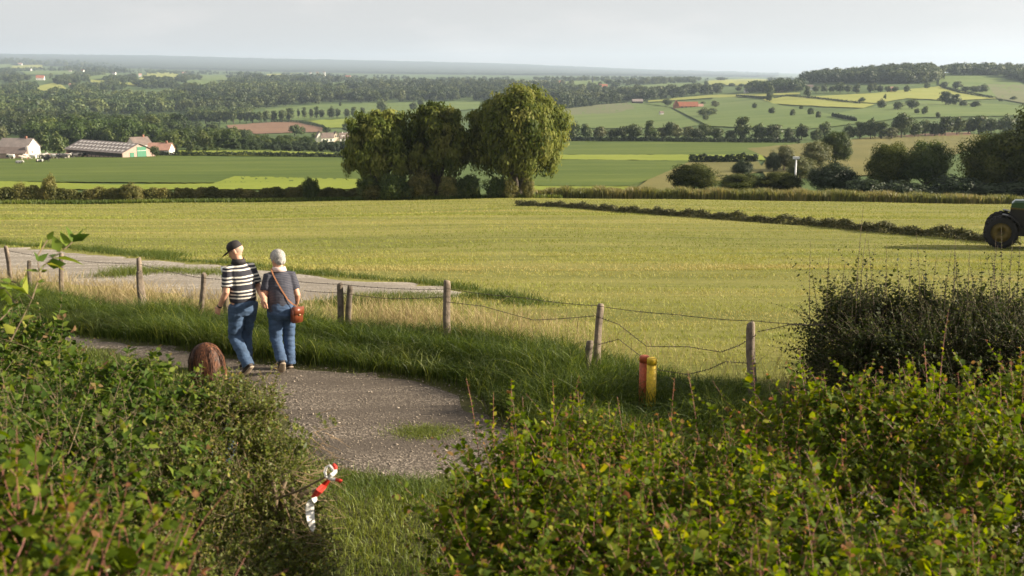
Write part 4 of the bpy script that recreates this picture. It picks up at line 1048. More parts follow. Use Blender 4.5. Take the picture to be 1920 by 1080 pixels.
wood("valley_wood", [(430, 264), (520, 268), (590, 270), (590, 276), (470, 283), (430, 282)], 60, (3.2, 5.2), L_green, MIDC, 22)
wood("valley_wood", [(330, 242), (405, 242), (420, 254), (470, 262), (460, 268), (330, 262)], 40, (5, 8), L_far, MIDC, 2)
wood("valley_wood", [(150, 240), (270, 244), (345, 240), (340, 262), (150, 262), (60, 262)], 75, (11, 16), L_green, MIDC, 3)
wood("valley_wood", [(-60, 258), (-60, 235), (60, 226), (150, 226), (160, 240), (60, 256)], 70, (11, 16), L_far, MIDC, 4)
wood("scrub_belt", [(470, 278), (560, 273), (650, 274), (690, 278), (690, 288), (470, 284)], 80, (2.4, 3.6), L_dark, MIDC, 5)
wood("slope_wood", [(-80, 236), (-80, 172), (30, 176), (80, 184), (130, 184), (170, 180), (250, 186), (330, 186), (345, 212), (250, 218), (170, 222), (100, 228)], 260, (15, 22), L_far, LOW, 6)
wood("slope_wood", [(345, 212), (330, 188), (370, 184), (470, 182), (560, 182), (640, 184), (650, 190), (600, 196), (500, 203), (440, 212), (350, 218)], 150, (16, 22), L_far, LOW, 7)
wood("slope_wood", [(340, 226), (352, 214), (440, 208), (470, 212), (470, 222), (400, 230)], 46, (10, 14), L_far, LOW, 8)
wood("plain_wood", [(640, 184), (700, 178), (780, 176), (870, 174), (960, 174), (1060, 178), (1060, 192), (900, 191), (780, 192), (660, 194)], 190, (14, 20), L_far, LOW, 9)
wood("plain_wood", [(1040, 190), (1060, 182), (1130, 182), (1180, 187), (1160, 195), (1060, 206), (1030, 206)], 60, (12, 17), L_far, LOW, 10)
wood("plain_wood", [(1110, 180), (1180, 176), (1260, 174), (1345, 172), (1352, 178), (1250, 187), (1190, 192), (1120, 186)], 80, (13, 18), L_far, LOW, 11)
wood("hill_wood", [(1482, 153), (1510, 150), (1560, 138), (1640, 134), (1740, 136), (1768, 152), (1740, 157), (1640, 158), (1510, 158)], 260, (15, 20), L_far, LOW, 12)
wood("hill_wood", [(1700, 136), (1780, 134), (1880, 134), (2000, 133), (2000, 158), (1930, 158), (1890, 147), (1850, 142), (1760, 142), (1720, 146)], 190, (14, 19), L_far, LOW, 13)
wood("far_wood", [(640, 172), (640, 164), (760, 160), (880, 160), (960, 164), (1030, 166), (1030, 172), (900, 175), (760, 176)], 170, (15, 22), L_far, LOW, 14)
wood("far_wood", [(300, 172), (420, 166), (470, 158), (560, 164), (640, 168), (640, 180), (560, 182), (420, 182)], 130, (16, 22), L_far, LOW, 15)
wood("far_wood", [(80, 134), (150, 128), (230, 128), (240, 138), (200, 140), (150, 136)], 60, (18, 26), L_far, LOW, 16)
wood("far_wood", [(-60, 112), (60, 114), (180, 120), (230, 124), (220, 128), (100, 124), (-60, 120)], 90, (22, 30), L_far, LOW, 17)
wood("far_wood", [(420, 147), (470, 142), (520, 150), (620, 150), (640, 156), (560, 160), (480, 160)], 70, (18, 26), L_far, LOW, 18)
# tree belts between the far fields
rb = random.Random(9)
belts = [[(0, 150), (30, 146), (60, 150), (20, 158)], [(90, 146), (160, 142), (170, 152), (110, 156)], [(195, 150), (250, 146), (262, 156), (200, 160)], [(250, 160), (300, 156), (345, 166), (260, 168)],
         [(345, 172), (300, 166), (420, 176), (340, 180)], [(330, 146), (370, 142), (380, 150), (340, 152)], [(430, 152), (455, 150), (460, 162), (430, 160)], [(640, 150), (760, 147), (760, 154), (650, 157)],
         [(760, 152), (900, 148), (1000, 150), (900, 156), (770, 158)], [(1000, 150), (1100, 148), (1200, 152), (1120, 154), (1010, 154)], [(1030, 160), (1110, 164), (1160, 168), (1100, 176), (1030, 170)],
         [(20, 166), (70, 164), (60, 174), (0, 174)], [(130, 168), (210, 160), (240, 170), (150, 178)], [(220, 130), (330, 134), (420, 140), (330, 142), (230, 138)], [(1400, 170), (1500, 168), (1500, 173), (1400, 174)], [(490, 164), (560, 158), (640, 162), (560, 168)],
         [(1200, 152), (1300, 149), (1340, 150), (1250, 156)], [(1440, 150), (1486, 147), (1486, 153), (1440, 154)]]
belts += [[(0, 131), (60, 130), (140, 132), (60, 135), (0, 136)], [(140, 140), (160, 138), (200, 142), (150, 146)], [(280, 134), (420, 137), (520, 139), (420, 141), (300, 138)], [(520, 140), (640, 143), (760, 145), (640, 147), (540, 145)],
          [(270, 151), (350, 152), (350, 156), (280, 155)], [(420, 168), (520, 164), (520, 170), (430, 173)], [(100, 156), (130, 152), (150, 158), (110, 161)], [(1040, 150), (1240, 147), (1300, 149), (1100, 153)], [(1150, 158), (1300, 153), (1310, 156), (1160, 162)], [(-60, 140), (20, 138), (40, 143), (-60, 146)]]
for k, P in enumerate(belts): wood("tree_belt", P, 44, (9, 17), L_far, LOW, 30 + k)
# plough line and field hedges on the right slope
for P, lab in [([(1450, 186), (1475, 182), (1520, 186), (1580, 193), (1612, 196)], "dark hedge line curving across the right slope below the village"), ([(1380, 182), (1412, 184), (1440, 187)], "short dark hedge line left of the slope's round tree"),
               ([(1560, 220), (1585, 225), (1605, 229)], "dashed hedge line low on the right hillside"), ([(508, 229.5), (560, 231), (604, 240), (612, 246)], "dark ditch hedge bordering the ploughed brown field"),
               ([(1766, 166), (1800, 176), (1862, 186)], "hedge line climbing to the clump on the far right slope"), ([(1055, 206), (1120, 198), (1175, 194)], "hedge line above the rough field, middle right")]:
    W = [tuple(gnd(a, b)[:2]) for a, b in P]
    c = strip_np(rng, W, 2600, 3.0, 4.0, 1.2)
    tag(link("hedge", mesh_np("hedge", c[0], Q=c[1], tint=c[2], mat=L_dark)), lab, "hedge")
# ------------------------------------------------------------------ near leaves, shoots and hedges
def leaves_np(rng, pos, axis, nrm, ln, wd, shape="round"):
    """real leaves: seven corners folded along the midrib"""
    n = len(pos)
    u = unit(axis); nrm = unit(nrm - (nrm * u).sum(1, keepdims=True) * u); v = np.cross(nrm, u)
    ln = np.broadcast_to(ln, n)[:, None]; wd = np.broadcast_to(wd, n)[:, None]
    a, b = (.28, .68) if shape == "round" else (.30, .62)
    wa, wb = (.46, .42) if shape == "round" else (.46, .30)
    f = .22
    tipdrop = nrm * ln * -.10
    V = np.stack([pos, pos + u * ln * a + v * wd * wa + nrm * wd * f * .5, pos + u * ln * b + v * wd * wb + nrm * wd * f * .5 + tipdrop * .4,
                  pos + u * ln + tipdrop, pos + u * ln * b - v * wd * wb + nrm * wd * f * .5 + tipdrop * .4, pos + u * ln * a - v * wd * wa + nrm * wd * f * .5,
                  pos + u * ln * .5], 1)
    i = np.arange(n)[:, None] * 7
    T = np.concatenate([i + np.array([6, k, (k + 1) % 6]) for k in range(6)], 1).reshape(-1, 3)
    return V.reshape(-1, 3), T
def shoots_np(rng, base, dirs, length, k, leaf, leafw, shape, stem_r=.0035, bend=.25, tipred=True):
    """stems with opposite leaves; returns leaf verts/tris/tint and stem verts/quads"""
    S = len(base); length = np.broadcast_to(length, S)
    dirs = unit(dirs)
    sag = unit(np.cross(dirs, rng.normal(size=dirs.shape))) * (bend * length)[:, None] * rng.uniform(.2, 1, S)[:, None]
    sag[:, 2] -= .25 * bend * length
    t = (np.arange(k) + .5) / k
    tt = t[None, :, None]
    P = base[:, None, :] + dirs[:, None, :] * (length[:, None, None] * tt) + sag[:, None, :] * tt ** 2
    tan = unit(dirs[:, None, :] + 2 * sag[:, None, :] / length[:, None, None] * tt)
    ref = unit(np.cross(tan, np.array([.13, .21, 1.0]) + .2 * rng.normal(size=tan.shape)))
    b2 = np.cross(tan, ref)
    shs = np.clip(rng.lognormal(-.04, .27, S), .55, 1.8)[:, None]
    L = []
    for sgn in (1, -1):
        ang = (np.arange(k) * 1.57)[None, :] + rng.normal(0, .35, (S, k)) + rng.uniform(0, 6.28, (S, 1))
        side = ref * np.cos(ang)[..., None] * sgn + b2 * np.sin(ang)[..., None] * sgn
        ax = side * .85 + tan * .45 + rng.normal(0, .15, side.shape) + np.array([0, 0, .05])
        nr = unit(np.array([0, 0, 1.0]) * .75 + tan * .25 + rng.normal(0, .38, side.shape) + side * .15)
        sz = (np.interp(t, [0, .25, .75, 1], [.7, 1, .85, .35])[None, :] * rng.uniform(.7, 1.25, (S, k))) * shs
        L.append((P, ax, nr, sz, np.broadcast_to(t[None, :], (S, k))))
    pos = np.concatenate([l[0].reshape(-1, 3) for l in L]); ax = np.concatenate([l[1].reshape(-1, 3) for l in L]); nr = np.concatenate([l[2].reshape(-1, 3) for l in L])
    sz = np.concatenate([l[3].ravel() for l in L]); tp = np.concatenate([l[4].ravel() for l in L])
    keep = rng.random(len(pos)) > .12
    pos, ax, nr, sz, tp = pos[keep], ax[keep], nr[keep], sz[keep], tp[keep]
    V, T = leaves_np(rng, pos, ax, nr, leaf * sz, leafw * sz, shape)
    # tint: 0..0.8 greens and yellows, 0.8..1 the reddish young tips
    ti = np.clip(.38 + .17 * rng.normal(size=len(pos)), 0, .78)
    if tipred: ti = np.where((tp > .82) & (rng.random(len(pos)) < .2), rng.uniform(.84, 1, len(pos)), ti)
    # stems: three-sided
    ks = 5; ts = np.linspace(0, 1, ks)[None, :, None]
    SP = base[:, None, :] + dirs[:, None, :] * (length[:, None, None] * ts) + sag[:, None, :] * ts ** 2
    r1 = unit(np.cross(dirs, np.array([.3, .2, 1.0]))); r2 = np.cross(dirs, r1)
    rr = stem_r * np.linspace(1, .35, ks)[None, :]
    ring = [SP + (r1[:, None, :] * math.cos(q) + r2[:, None, :] * math.sin(q)) * rr[..., None] for q in (0, 2.09, 4.19)]
    SV = np.stack(ring, 2).reshape(-1, 3)
    b0 = np.arange(S)[:, None] * ks * 3
    SQ = np.concatenate([b0 + np.array([3 * a + c, 3 * a + (c + 1) % 3, 3 * a + 3 + (c + 1) % 3, 3 * a + 3 + c]) for a in range(ks - 1) for c in range(3)], 1).reshape(-1, 4)
    return (V, T, np.repeat(ti, 7)), (SV, SQ)
def join_tri(parts):
    V, T, t, b = [], [], [], 0
    for v, f, ti in parts: V.append(v); T.append(f + b); t.append(ti); b += len(v)
    return np.concatenate(V), np.concatenate(T), np.concatenate(t)
def join_q(parts):
    V, Q_, b = [], [], 0
    for v, f in parts: V.append(v); Q_.append(f + b); b += len(v)
    return np.concatenate(V), np.concatenate(Q_)

L_snow = leafy("leaf_snowberry", [(0, (.032, .066, .008)), (.35, (.100, .155, .014)), (.60, (.20, .24, .022)), (.78, (.32, .305, .03)), (.86, (.27, .17, .055)), (1, (.28, .13, .065))], trans=.48, rough=.62, spec=.12)
L_brambl = leafy("leaf_bramble", [(0, (.024, .052, .011)), (.4, (.070, .118, .019)), (.62, (.145, .195, .028)), (.78, (.24, .25, .045)), (.86, (.17, .13, .05)), (1, (.22, .13, .07))], trans=.40, rough=.6, spec=.12)
L_small = leafy("leaf_privet", [(0, (.05, .078, .014)), (.4, (.115, .145, .024)), (.65, (.19, .205, .035)), (.8, (.29, .25, .05)), (1, (.24, .15, .06))], trans=.32, rough=.5)
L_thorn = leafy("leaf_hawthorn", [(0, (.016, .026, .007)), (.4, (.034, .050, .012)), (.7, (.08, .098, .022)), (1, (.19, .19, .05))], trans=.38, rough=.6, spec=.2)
M_redstem = plain("red_stem", (.20, .075, .055), rough=.6, var=.3, scale=20)
M_woody = plain("woody_stem", (.16, .115, .07), rough=.85, var=.3, scale=14, bump=.4)

def hull_sample(rng, poly, n, ztop, zbot, sides):
    """points on the top and flanks of a hedge with footprint poly: position, outward direction, 0 flank..1 top"""
    P = np.asarray(poly, float)
    lo, hi = P.min(0), P.max(0)
    x = rng.uniform(lo[0], hi[0], n * 5); y = rng.uniform(lo[1], hi[1], n * 5)
    k = in_poly(P, x, y); x, y = x[k], y[k]
    nt_ = int(n * (1 - sides)); x, y = x[:nt_], y[:nt_]
    top = np.column_stack([x, y, ztop(x, y)]); topd = np.tile([0, 0, 1.0], (len(x), 1))
    e = np.roll(P, -1, 0) - P; ln = np.hypot(*e.T); q = rng.random(n - nt_) * ln.sum(); c = np.concatenate([[0], np.cumsum(ln)])
    i = np.clip(np.searchsorted(c, q) - 1, 0, len(P) - 1); f = (q - c[i]) / ln[i]
    b = P[i] + e[i] * f[:, None]
    nr = np.column_stack([e[i, 1], -e[i, 0]]) / ln[i][:, None]
    if np.sum(P[:, 0] * np.roll(P[:, 1], -1) - np.roll(P[:, 0], -1) * P[:, 1]) < 0: nr = -nr
    zt = ztop(b[:, 0], b[:, 1]); zz = zbot + (zt - zbot) * rng.random(len(b)) ** .8
    bulge = .14 * np.sin(3 * (zz - zbot)) + .08 * np.sin(b[:, 0] * 5 + zz * 4)
    side = np.column_stack([b + nr * bulge[:, None], zz]); sided = np.column_stack([nr, np.full(len(b), .35)])
    return np.concatenate([top, side]), unit(np.concatenate([topd, sided]))
def shrub(name, label, cat, poly, ztop, zbot, n, length, k, leaf, leafw, shape, lmat, smat, sides=.4, depth=.30, lean=.7, fill=0, stem_r=.0035, seed=1, extra=None, tipred=True, group=None, holes=.22, short=None):
    rng = np.random.default_rng(seed)
    p, d = hull_sample(rng, poly, n, ztop, zbot, sides)
    hol = np.sin(p[:, 0] * 4.3 + seed) * np.sin(p[:, 1] * 3.7 + 2 * seed) + .6 * np.sin(p[:, 0] * 9.1 + p[:, 2] * 5) * np.sin(p[:, 1] * 8.3 + 1)
    kk = rng.random(len(p)) < np.clip(.80 + .55 * hol, holes, 1)
    p, d = p[kk], d[kk]
    inner = np.where(rng.random(len(p)) < .3, rng.uniform(.25, .75, len(p)), 0)
    base = p - d * (depth * rng.uniform(.5, 1.2, len(p)) + inner)[:, None]
    dirs = d + rng.normal(0, lean, d.shape) + np.array([0, 0, .25])
    ln = rng.uniform(*length, len(p))
    if fill:
        P_ = np.asarray(poly, float); q = np.column_stack([rng.uniform(P_[:, 0].min(), P_[:, 0].max(), fill * 3), rng.uniform(P_[:, 1].min(), P_[:, 1].max(), fill * 3)])
        q = q[in_poly(P_, q[:, 0], q[:, 1])][:fill]; zq = zbot + (ztop(q[:, 0], q[:, 1]) - .18 - zbot) * rng.random(len(q)) ** .7
        base = np.concatenate([base, np.column_stack([q, zq])]); dirs = np.concatenate([dirs, rng.normal(size=(len(q), 3))]); ln = np.concatenate([ln, rng.uniform(*length, len(q))])
    if short is not None: ln = ln * short(base)
    A = [shoots_np(rng, base, dirs, ln, k, leaf, leafw, shape, stem_r, tipred=tipred)]
    if extra is not None: A += extra(rng)
    LV, LT, Lt = join_tri([a[0] for a in A]); SV, SQ = join_q([a[1] for a in A])
    c = np.asarray(poly, float).mean(0); o = np.array([c[0], c[1], zbot])
    r = thing(name, label, cat, o, 0, group)
    link("foliage", mesh_np(name + "_foliage", LV - o, T=LT, tint=Lt, mat=lmat), r)
    link("twigs", mesh_np(name + "_twigs", SV - o, Q=SQ, mat=smat), r)
    return r
wob = lambda a, f, ph=0: (lambda x, y: a * (np.sin(f * x + ph) * np.cos(f * .8 * y + ph * 2) + .6 * np.sin(2.1 * f * x + 1 + ph) * np.sin(1.7 * f * y)))
def sprays(px, base, top, Y, ln_leaf, k, leafw, shape, lean=.12, r=.004, red=True):
    """single long shoots that stand out of a hedge at distance Y"""
    def f(rng):
        out_ = []
        for x, b, t in zip(px, base, top):
            p0 = at(x, b, Y); p1 = at(x + rng.normal(0, lean * 60), t, Y + rng.normal(0, .15))
            L = np.linalg.norm(p1 - p0)
            out_.append(shoots_np(rng, p0[None], (p1 - p0)[None], np.array([L]), k, ln_leaf, leafw, shape, r, bend=.10, tipred=red))
        return out_
    return f
# the big shrub filling the lower right, red stemmed with round leaves
snow_poly = [(-.66, 3.0), (-.68, 3.9), (-.44, 4.8), (-.24, 5.6), (.15, 6.25), (.6, 6.45), (1.2, 6.45), (2.0, 6.35), (2.9, 6.55), (4.0, 6.7), (5.0, 6.7), (5.0, 2.4), (.2, 2.2)]
w1 = wob(.17, 1.9)
def snow_top(x, y):
    edge = np.minimum(1, np.clip((x + .85) / .7, .12, 1))
    dip = .42 * sm(2.0, 3.2, x) * (1 - sm(4.2, 5.2, y))
    return 1.31 + .62 * np.sqrt(edge) + w1(x, y) - dip + .06 * sm(2.2, 3.2, x) * sm(5, 6.4, y)
rr_ = random.Random(3)
sp_px = [900, 925, 955, 985, 1040, 1062, 1095, 1180, 1260, 1310, 1420, 1480, 1560, 1610, 1640, 1690, 1745, 1760, 1810, 1830, 1862, 1895, 1915]
sp_top = [702, 726, 706, 740, 700, 690, 728, 738, 700, 690, 735, 700, 688, 712, 690, 668, 640, 575, 690, 705, 668, 660, 672]
shrub("snowberry_shrub", "big sunlit shrub with round leaves and red stems filling the lower right", "shrub", snow_poly, snow_top, .2, 15000, (.22, .44), 11, .043, .034, "round", L_snow, M_redstem,
      sides=.40, depth=.30, lean=.85, seed=5, stem_r=.0024, extra=sprays(sp_px, [t + 190 for t in sp_top], sp_top, 6.2, .042, 18, .030, "round"))
# left hedge: dark bramble on top, small yellowish privet towards its clipped end
left_poly = [(-5.6, 9.4), (-4.1, 8.4), (-3.3, 7.7), (-2.72, 7.0), (-2.05, 6.95), (-1.55, 6.75), (-1.22, 6.25), (-1.18, 5.7), (-1.45, 5.2), (-1.55, 4.3), (-1.2, 3.3), (-.9, 2.6), (-4, 2.4), (-6, 5)]
w2 = wob(.10, 2.3, 1.0)
def left_top(x, y):
    return 1.92 + w2(x, y) - .55 * sm(-2.6, -1.2, x) * (1 - sm(5.6, 6.5, y) * .75) - .10 * sm(7.2, 8.6, y) + .20 * sm(6.1, 6.6, y) * sm(-3.0, -2.4, x) + .10 * sm(6.4, 7.2, y) * (1 - sm(-2.9, -2.4, x)) - .17 * sm(5.9, 6.4, y) * sm(-1.72, -1.4, x) - .25 * (1 - sm(3.6, 5.0, y))
def left_bramble_poly(): return [(-5.6, 9.4), (-4.1, 8.4), (-3.3, 7.7), (-2.72, 7.0), (-2.05, 6.75), (-1.8, 6.6), (-1.75, 5.6), (-2.0, 4.6), (-2.2, 3.6), (-2.6, 2.4), (-4, 2.4), (-6, 5)]
shrub("bramble_hedge", "dark green bramble tangle covering the hedge in the lower left", "hedge", left_bramble_poly(), left_top, .2, 7600, (.25, .60), 10, .053, .037, "pointed", L_brambl, M_woody,
      sides=.22, depth=.22, lean=1.0, seed=8, stem_r=.0024, holes=.45, fill=2200, short=lambda b: 1 - .60 * sm(6.0, 6.6, b[:, 1]) * (.45 + .55 * sm(-3.6, -2.9, b[:, 0])))
priv_poly = [(-2.1, 6.7), (-1.55, 6.75), (-1.22, 6.25), (-1.16, 5.7), (-1.35, 5.2), (-1.5, 4.6), (-1.95, 4.5), (-2.05, 5.6)]
privet = shrub("privet_hedge", "clipped hedge end of small yellow green leaves beside the path opening", "hedge", priv_poly, lambda x, y: left_top(x, y) - .05, .35, 5200, (.12, .25), 12, .026, .019, "pointed", L_small, M_woody,
      sides=.62, depth=.16, lean=.75, seed=9, stem_r=.0025, holes=.8, fill=2600)
# nearest shoots in the lower left corner, the same round leaved shrub
corner_poly = [(-2.3, 3.75), (-1.5, 3.55), (-.95, 3.25), (-.55, 2.8), (-.45, 2.0), (-2.4, 2.0)]
shrub("snowberry_shrub", "out of focus shrub with pale round leaves in the lower left corner", "shrub", corner_poly, lambda x, y: 2.48 + .6 * w1(x, y) - .60 * sm(-1.35, -.5, x), .9, 1700, (.22, .46), 10, .047, .039, "round", L_snow, M_redstem,
      sides=.35, depth=.22, lean=.75, seed=12, extra=sprays([130, 40, 240, 300, 90], [1000, 1000, 1020, 1000, 980], [850, 800, 860, 830, 830], 3.3, .046, 12, .036, "round", lean=1.0, r=.0028))
# hawthorn hedge at the right, in its own shade, with long shoots
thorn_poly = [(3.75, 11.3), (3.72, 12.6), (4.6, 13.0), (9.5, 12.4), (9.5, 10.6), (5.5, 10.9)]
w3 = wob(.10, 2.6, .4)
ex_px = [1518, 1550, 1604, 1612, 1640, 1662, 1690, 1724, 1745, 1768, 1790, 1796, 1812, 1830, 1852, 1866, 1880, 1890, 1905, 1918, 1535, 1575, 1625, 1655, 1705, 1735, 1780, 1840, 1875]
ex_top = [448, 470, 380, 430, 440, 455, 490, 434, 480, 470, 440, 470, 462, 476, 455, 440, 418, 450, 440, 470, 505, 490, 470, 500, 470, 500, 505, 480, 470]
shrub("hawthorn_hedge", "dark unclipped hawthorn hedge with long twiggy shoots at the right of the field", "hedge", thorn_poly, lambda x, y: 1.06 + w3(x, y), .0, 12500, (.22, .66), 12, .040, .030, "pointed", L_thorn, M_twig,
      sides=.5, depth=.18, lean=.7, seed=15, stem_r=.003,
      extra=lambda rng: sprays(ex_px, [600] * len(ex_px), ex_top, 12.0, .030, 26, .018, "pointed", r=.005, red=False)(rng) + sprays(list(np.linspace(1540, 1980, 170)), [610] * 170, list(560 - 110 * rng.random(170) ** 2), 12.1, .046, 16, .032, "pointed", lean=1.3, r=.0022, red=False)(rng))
# bramble shoot rising at the left edge, big leaves in front of the track
def near_spray():
    rng = np.random.default_rng(4); Y = 5.6
    A = []
    for pts, k in [([(20, 640), (60, 560), (80, 500), (120, 468), (152, 440)], 7), ([(60, 560), (30, 530), (0, 520)], 4), ([(75, 520), (70, 480), (95, 440)], 4), ([(0, 600), (30, 570), (10, 540), (-20, 540)], 5)]:
        W = [at(a, b, Y + .1 * i) for i, (a, b) in enumerate(pts)]
        for p, q in zip(W[:-1], W[1:]):
            L = np.linalg.norm(q - p)
            A.append(shoots_np(rng, p[None], (q - p)[None], np.array([L]), max(2, k // 2), .095, .055, "pointed", .005, bend=.05, tipred=False))
    return A
A = near_spray()
LV, LT, Lt = join_tri([a[0] for a in A]); SV, SQ = join_q([a[1] for a in A])
r = thing("bramble_shoot", "tall bramble shoot with large pale leaves rising at the photo's left edge", "plant", (0, 0, 0))
link("foliage", mesh_np("bramble_leaves", LV, T=LT, tint=np.clip(Lt + .15, 0, .75), mat=L_brambl), r); link("stem", mesh_np("bramble_stem", SV, Q=SQ, mat=M_woody), r)
# bare stems of the clipped hedge's end
r = thing("hedge_stem_clump", "bare brown woody stems showing at the clipped hedge's end", "stems", (0, 0, 0))
for k, pts in enumerate([[(505, 1020), (512, 970), (518, 930), (512, 905)], [(528, 1010), (533, 960), (528, 920), (538, 895)], [(540, 1000), (545, 960), (552, 935), (548, 915)], [(518, 960), (545, 935), (580, 922), (610, 915)]]):
    g = Geo(); g.tube([at(a, b, 6.02 + .03 * k) for a, b in pts], [.024, .021, .017, .012], 7)
    g.build("stem", M_woody, r, True)
# dry twigs poking from the hedge end towards the path
rng = np.random.default_rng(33)
n = 130
b = np.column_stack([rng.uniform(-1.35, -1.15, n), rng.uniform(5.6, 6.7, n), rng.uniform(.9, 1.75, n)])
_, (SV, SQ) = shoots_np(rng, b, np.column_stack([rng.uniform(.4, 1, n), rng.normal(0, .5, n), rng.normal(.05, .35, n)]), rng.uniform(.08, .22, n), 3, .02, .01, "pointed", .0028)
link("dry_twigs", mesh_np("dry_twigs", SV - np.array(privet.location), Q=SQ, mat=plain("dry_twig", (.26, .18, .10), rough=.9, var=.3, scale=20)), privet)['kind'] = 'stuff'

# ------------------------------------------------------------------ grass
def field_grass(name, parts, mat): return stuff_mesh(name, parts, mat)
rng = np.random.default_rng(101)
def line_y(x): return np.interp(x, [-16.5, -10.6, -7.4, -4.9, -3.3, -1.6, .6, 2.2, 3.4, 9], [25.0, 22.1, 19.2, 17.4, 16.7, 15.9, 14.7, 13.1, 12.2, 10.7])     # fence line
def path_far(x): return np.interp(x, [-14, -7.7, -6.2, -4.7, -3.6, -2.5, -1.5, -.9, -.5, -.2, .15, 1.0, 3, 9], [21.3, 16.75, 15.75, 14.85, 14.25, 13.85, 13.5, 13.15, 12.7, 11.95, 11.2, 10.5, 9.3, 6.2])
# the tall verge between path and fence; its shade is put into darker greens
n = 96000
x = rng.uniform(-15, 7, n); f = rng.random(n) ** .85
y = path_far(x) + .02 + f * (line_y(x) + .12 - path_far(x))
clump = .5 + .5 * np.sin(x * 2.1 + 3 * np.sin(y * 1.3)) * np.sin(y * 2.7 + x)
hgt = (.22 + .43 * np.sin(np.pi * np.clip(f * .9 + .08, 0, 1)) ** .7) * (.45 + .85 * clump) * rng.uniform(.6, 1.2, n)
hgt *= np.interp(x, [-15, -8, 0, 3], [1.0, 1.0, 1.05, .85])
B = np.column_stack([x, y, height(x, y) - .01])
lean = np.column_stack([rng.normal(.0, .45, n), rng.normal(-.25, .40, n)])
v, q, m = blades_np(rng, B, hgt, rng.uniform(.007, .013, n), lean, 4, curl=.9)
tt = np.repeat(np.clip(.40 + .25 * (clump - .5) + .20 * rng.normal(size=n), 0, 1), m)
stuff_mesh("tall_grass", [(v, q, tt)], G_tall)
# broad arching tussocks at the verge foot
n = 5200
cx = rng.uniform(-9, 4, 130); cy = path_far(cx) + rng.uniform(.1, .7, 130); ci = rng.integers(0, 130, n)
x = cx[ci] + rng.normal(0, .09, n); y = cy[ci] + rng.normal(0, .09, n)
B = np.column_stack([x, y, height(x, y) - .01]); a = rng.uniform(0, 6.28, n)
v, q, m = blades_np(rng, B, rng.uniform(.3, .62, n), rng.uniform(.010, .018, n), np.column_stack([np.cos(a), np.sin(a)]) * rng.uniform(.3, .9, n)[:, None], 5, curl=1.6)
stuff_mesh("grass_tussocks", [(v, q, np.repeat(np.clip(.6 + .2 * rng.normal(size=n), 0, 1), m))], G_green)
# bleached seed grass along the fence
n = 24000
x = np.concatenate([rng.uniform(-14, 1.2, int(n * .8)), rng.uniform(1.2, 6, n - int(n * .8))])
y = line_y(x) + rng.normal(.20, .40, n) + .15
dens = .5 + .5 * np.sin(x * 1.7 + 1) * np.sin(x * .6); k = rng.random(n) < (.25 + .75 * dens) * np.interp(x, [-14, -2, 0, .8, 6], [.8, .8, .6, .22, .15]); x, y = x[k], y[k]; n = len(x)
B = np.column_stack([x, y, height(x, y) - .01])
v, q, m = blades_np(rng, B, rng.uniform(.30, .72, n), rng.uniform(.004, .008, n), rng.normal(0, .30, (n, 2)), 4, curl=.4, head=True)
stuff_mesh("dry_grass", [(v, q, np.repeat(np.clip(.55 + .25 * rng.normal(size=n), 0, 1), m))], G_straw)
# the mown sward: short tufts, denser near
_vt = np.random.default_rng(3).random((256, 256))
def vn(x, y):
    i, j = np.floor(x).astype(int), np.floor(y).astype(int); u, v = x - i, y - j; u, v = u * u * (3 - 2 * u), v * v * (3 - 2 * v)
    f = lambda a, b: _vt[a % 256, b % 256]
    return f(i, j) * (1 - u) * (1 - v) + f(i + 1, j) * u * (1 - v) + f(i, j + 1) * (1 - u) * v + f(i + 1, j + 1) * u * v
def sward(n, y0, y1, hh, ww, seed):
    rng = np.random.default_rng(seed)
    y = y0 + (y1 - y0) * rng.random(n) ** 1.6; x = rng.uniform(-.62, .62, n) * y
    k = (y > line_y(x) + .25) & (y < 126) & (rng.random(n) < np.clip(2.2 * vn(x * .35 + 9, y * 1.1), .25, 1)); tp = np.asarray(trackP); k &= ~in_poly(tp, x, y)
    x, y = x[k], y[k]; n = len(x)
    B = np.column_stack([x, y, height(x, y)])
    band = np.sin(y * 1.9 + x * .25 + 1.3 * np.sin(x * .21)) * .5 + .5
    patch = np.sin(x * .5 + 2 * np.sin(y * .23)) * np.sin(y * .41 + x * .17)
    v, q, m = blades_np(rng, B, rng.uniform(*hh, n) * (.8 + .5 * band), ww * (y / y0) ** .7, rng.normal(0, .6, (n, 2)), 2, curl=.9)
    return v, q, np.repeat(np.clip(.50 + .55 * (vn(x * .02 + 7, y * .22) - .5) + .10 * (band - .5) + .62 * (vn(x * .07 + y * .03, y * .55) - .5) + .45 * (vn(x * .25, y * 1.5 + 40) - .5) + .11 * rng.normal(size=n), 0, 1), m)
stuff_mesh("mown_stubble", [sward(110000, 11.5, 34, (.03, .075), .010, 7), sward(110000, 28, 75, (.04, .09), .02, 8), sward(90000, 70, 126, (.05, .11), .045, 9)], G_mown)
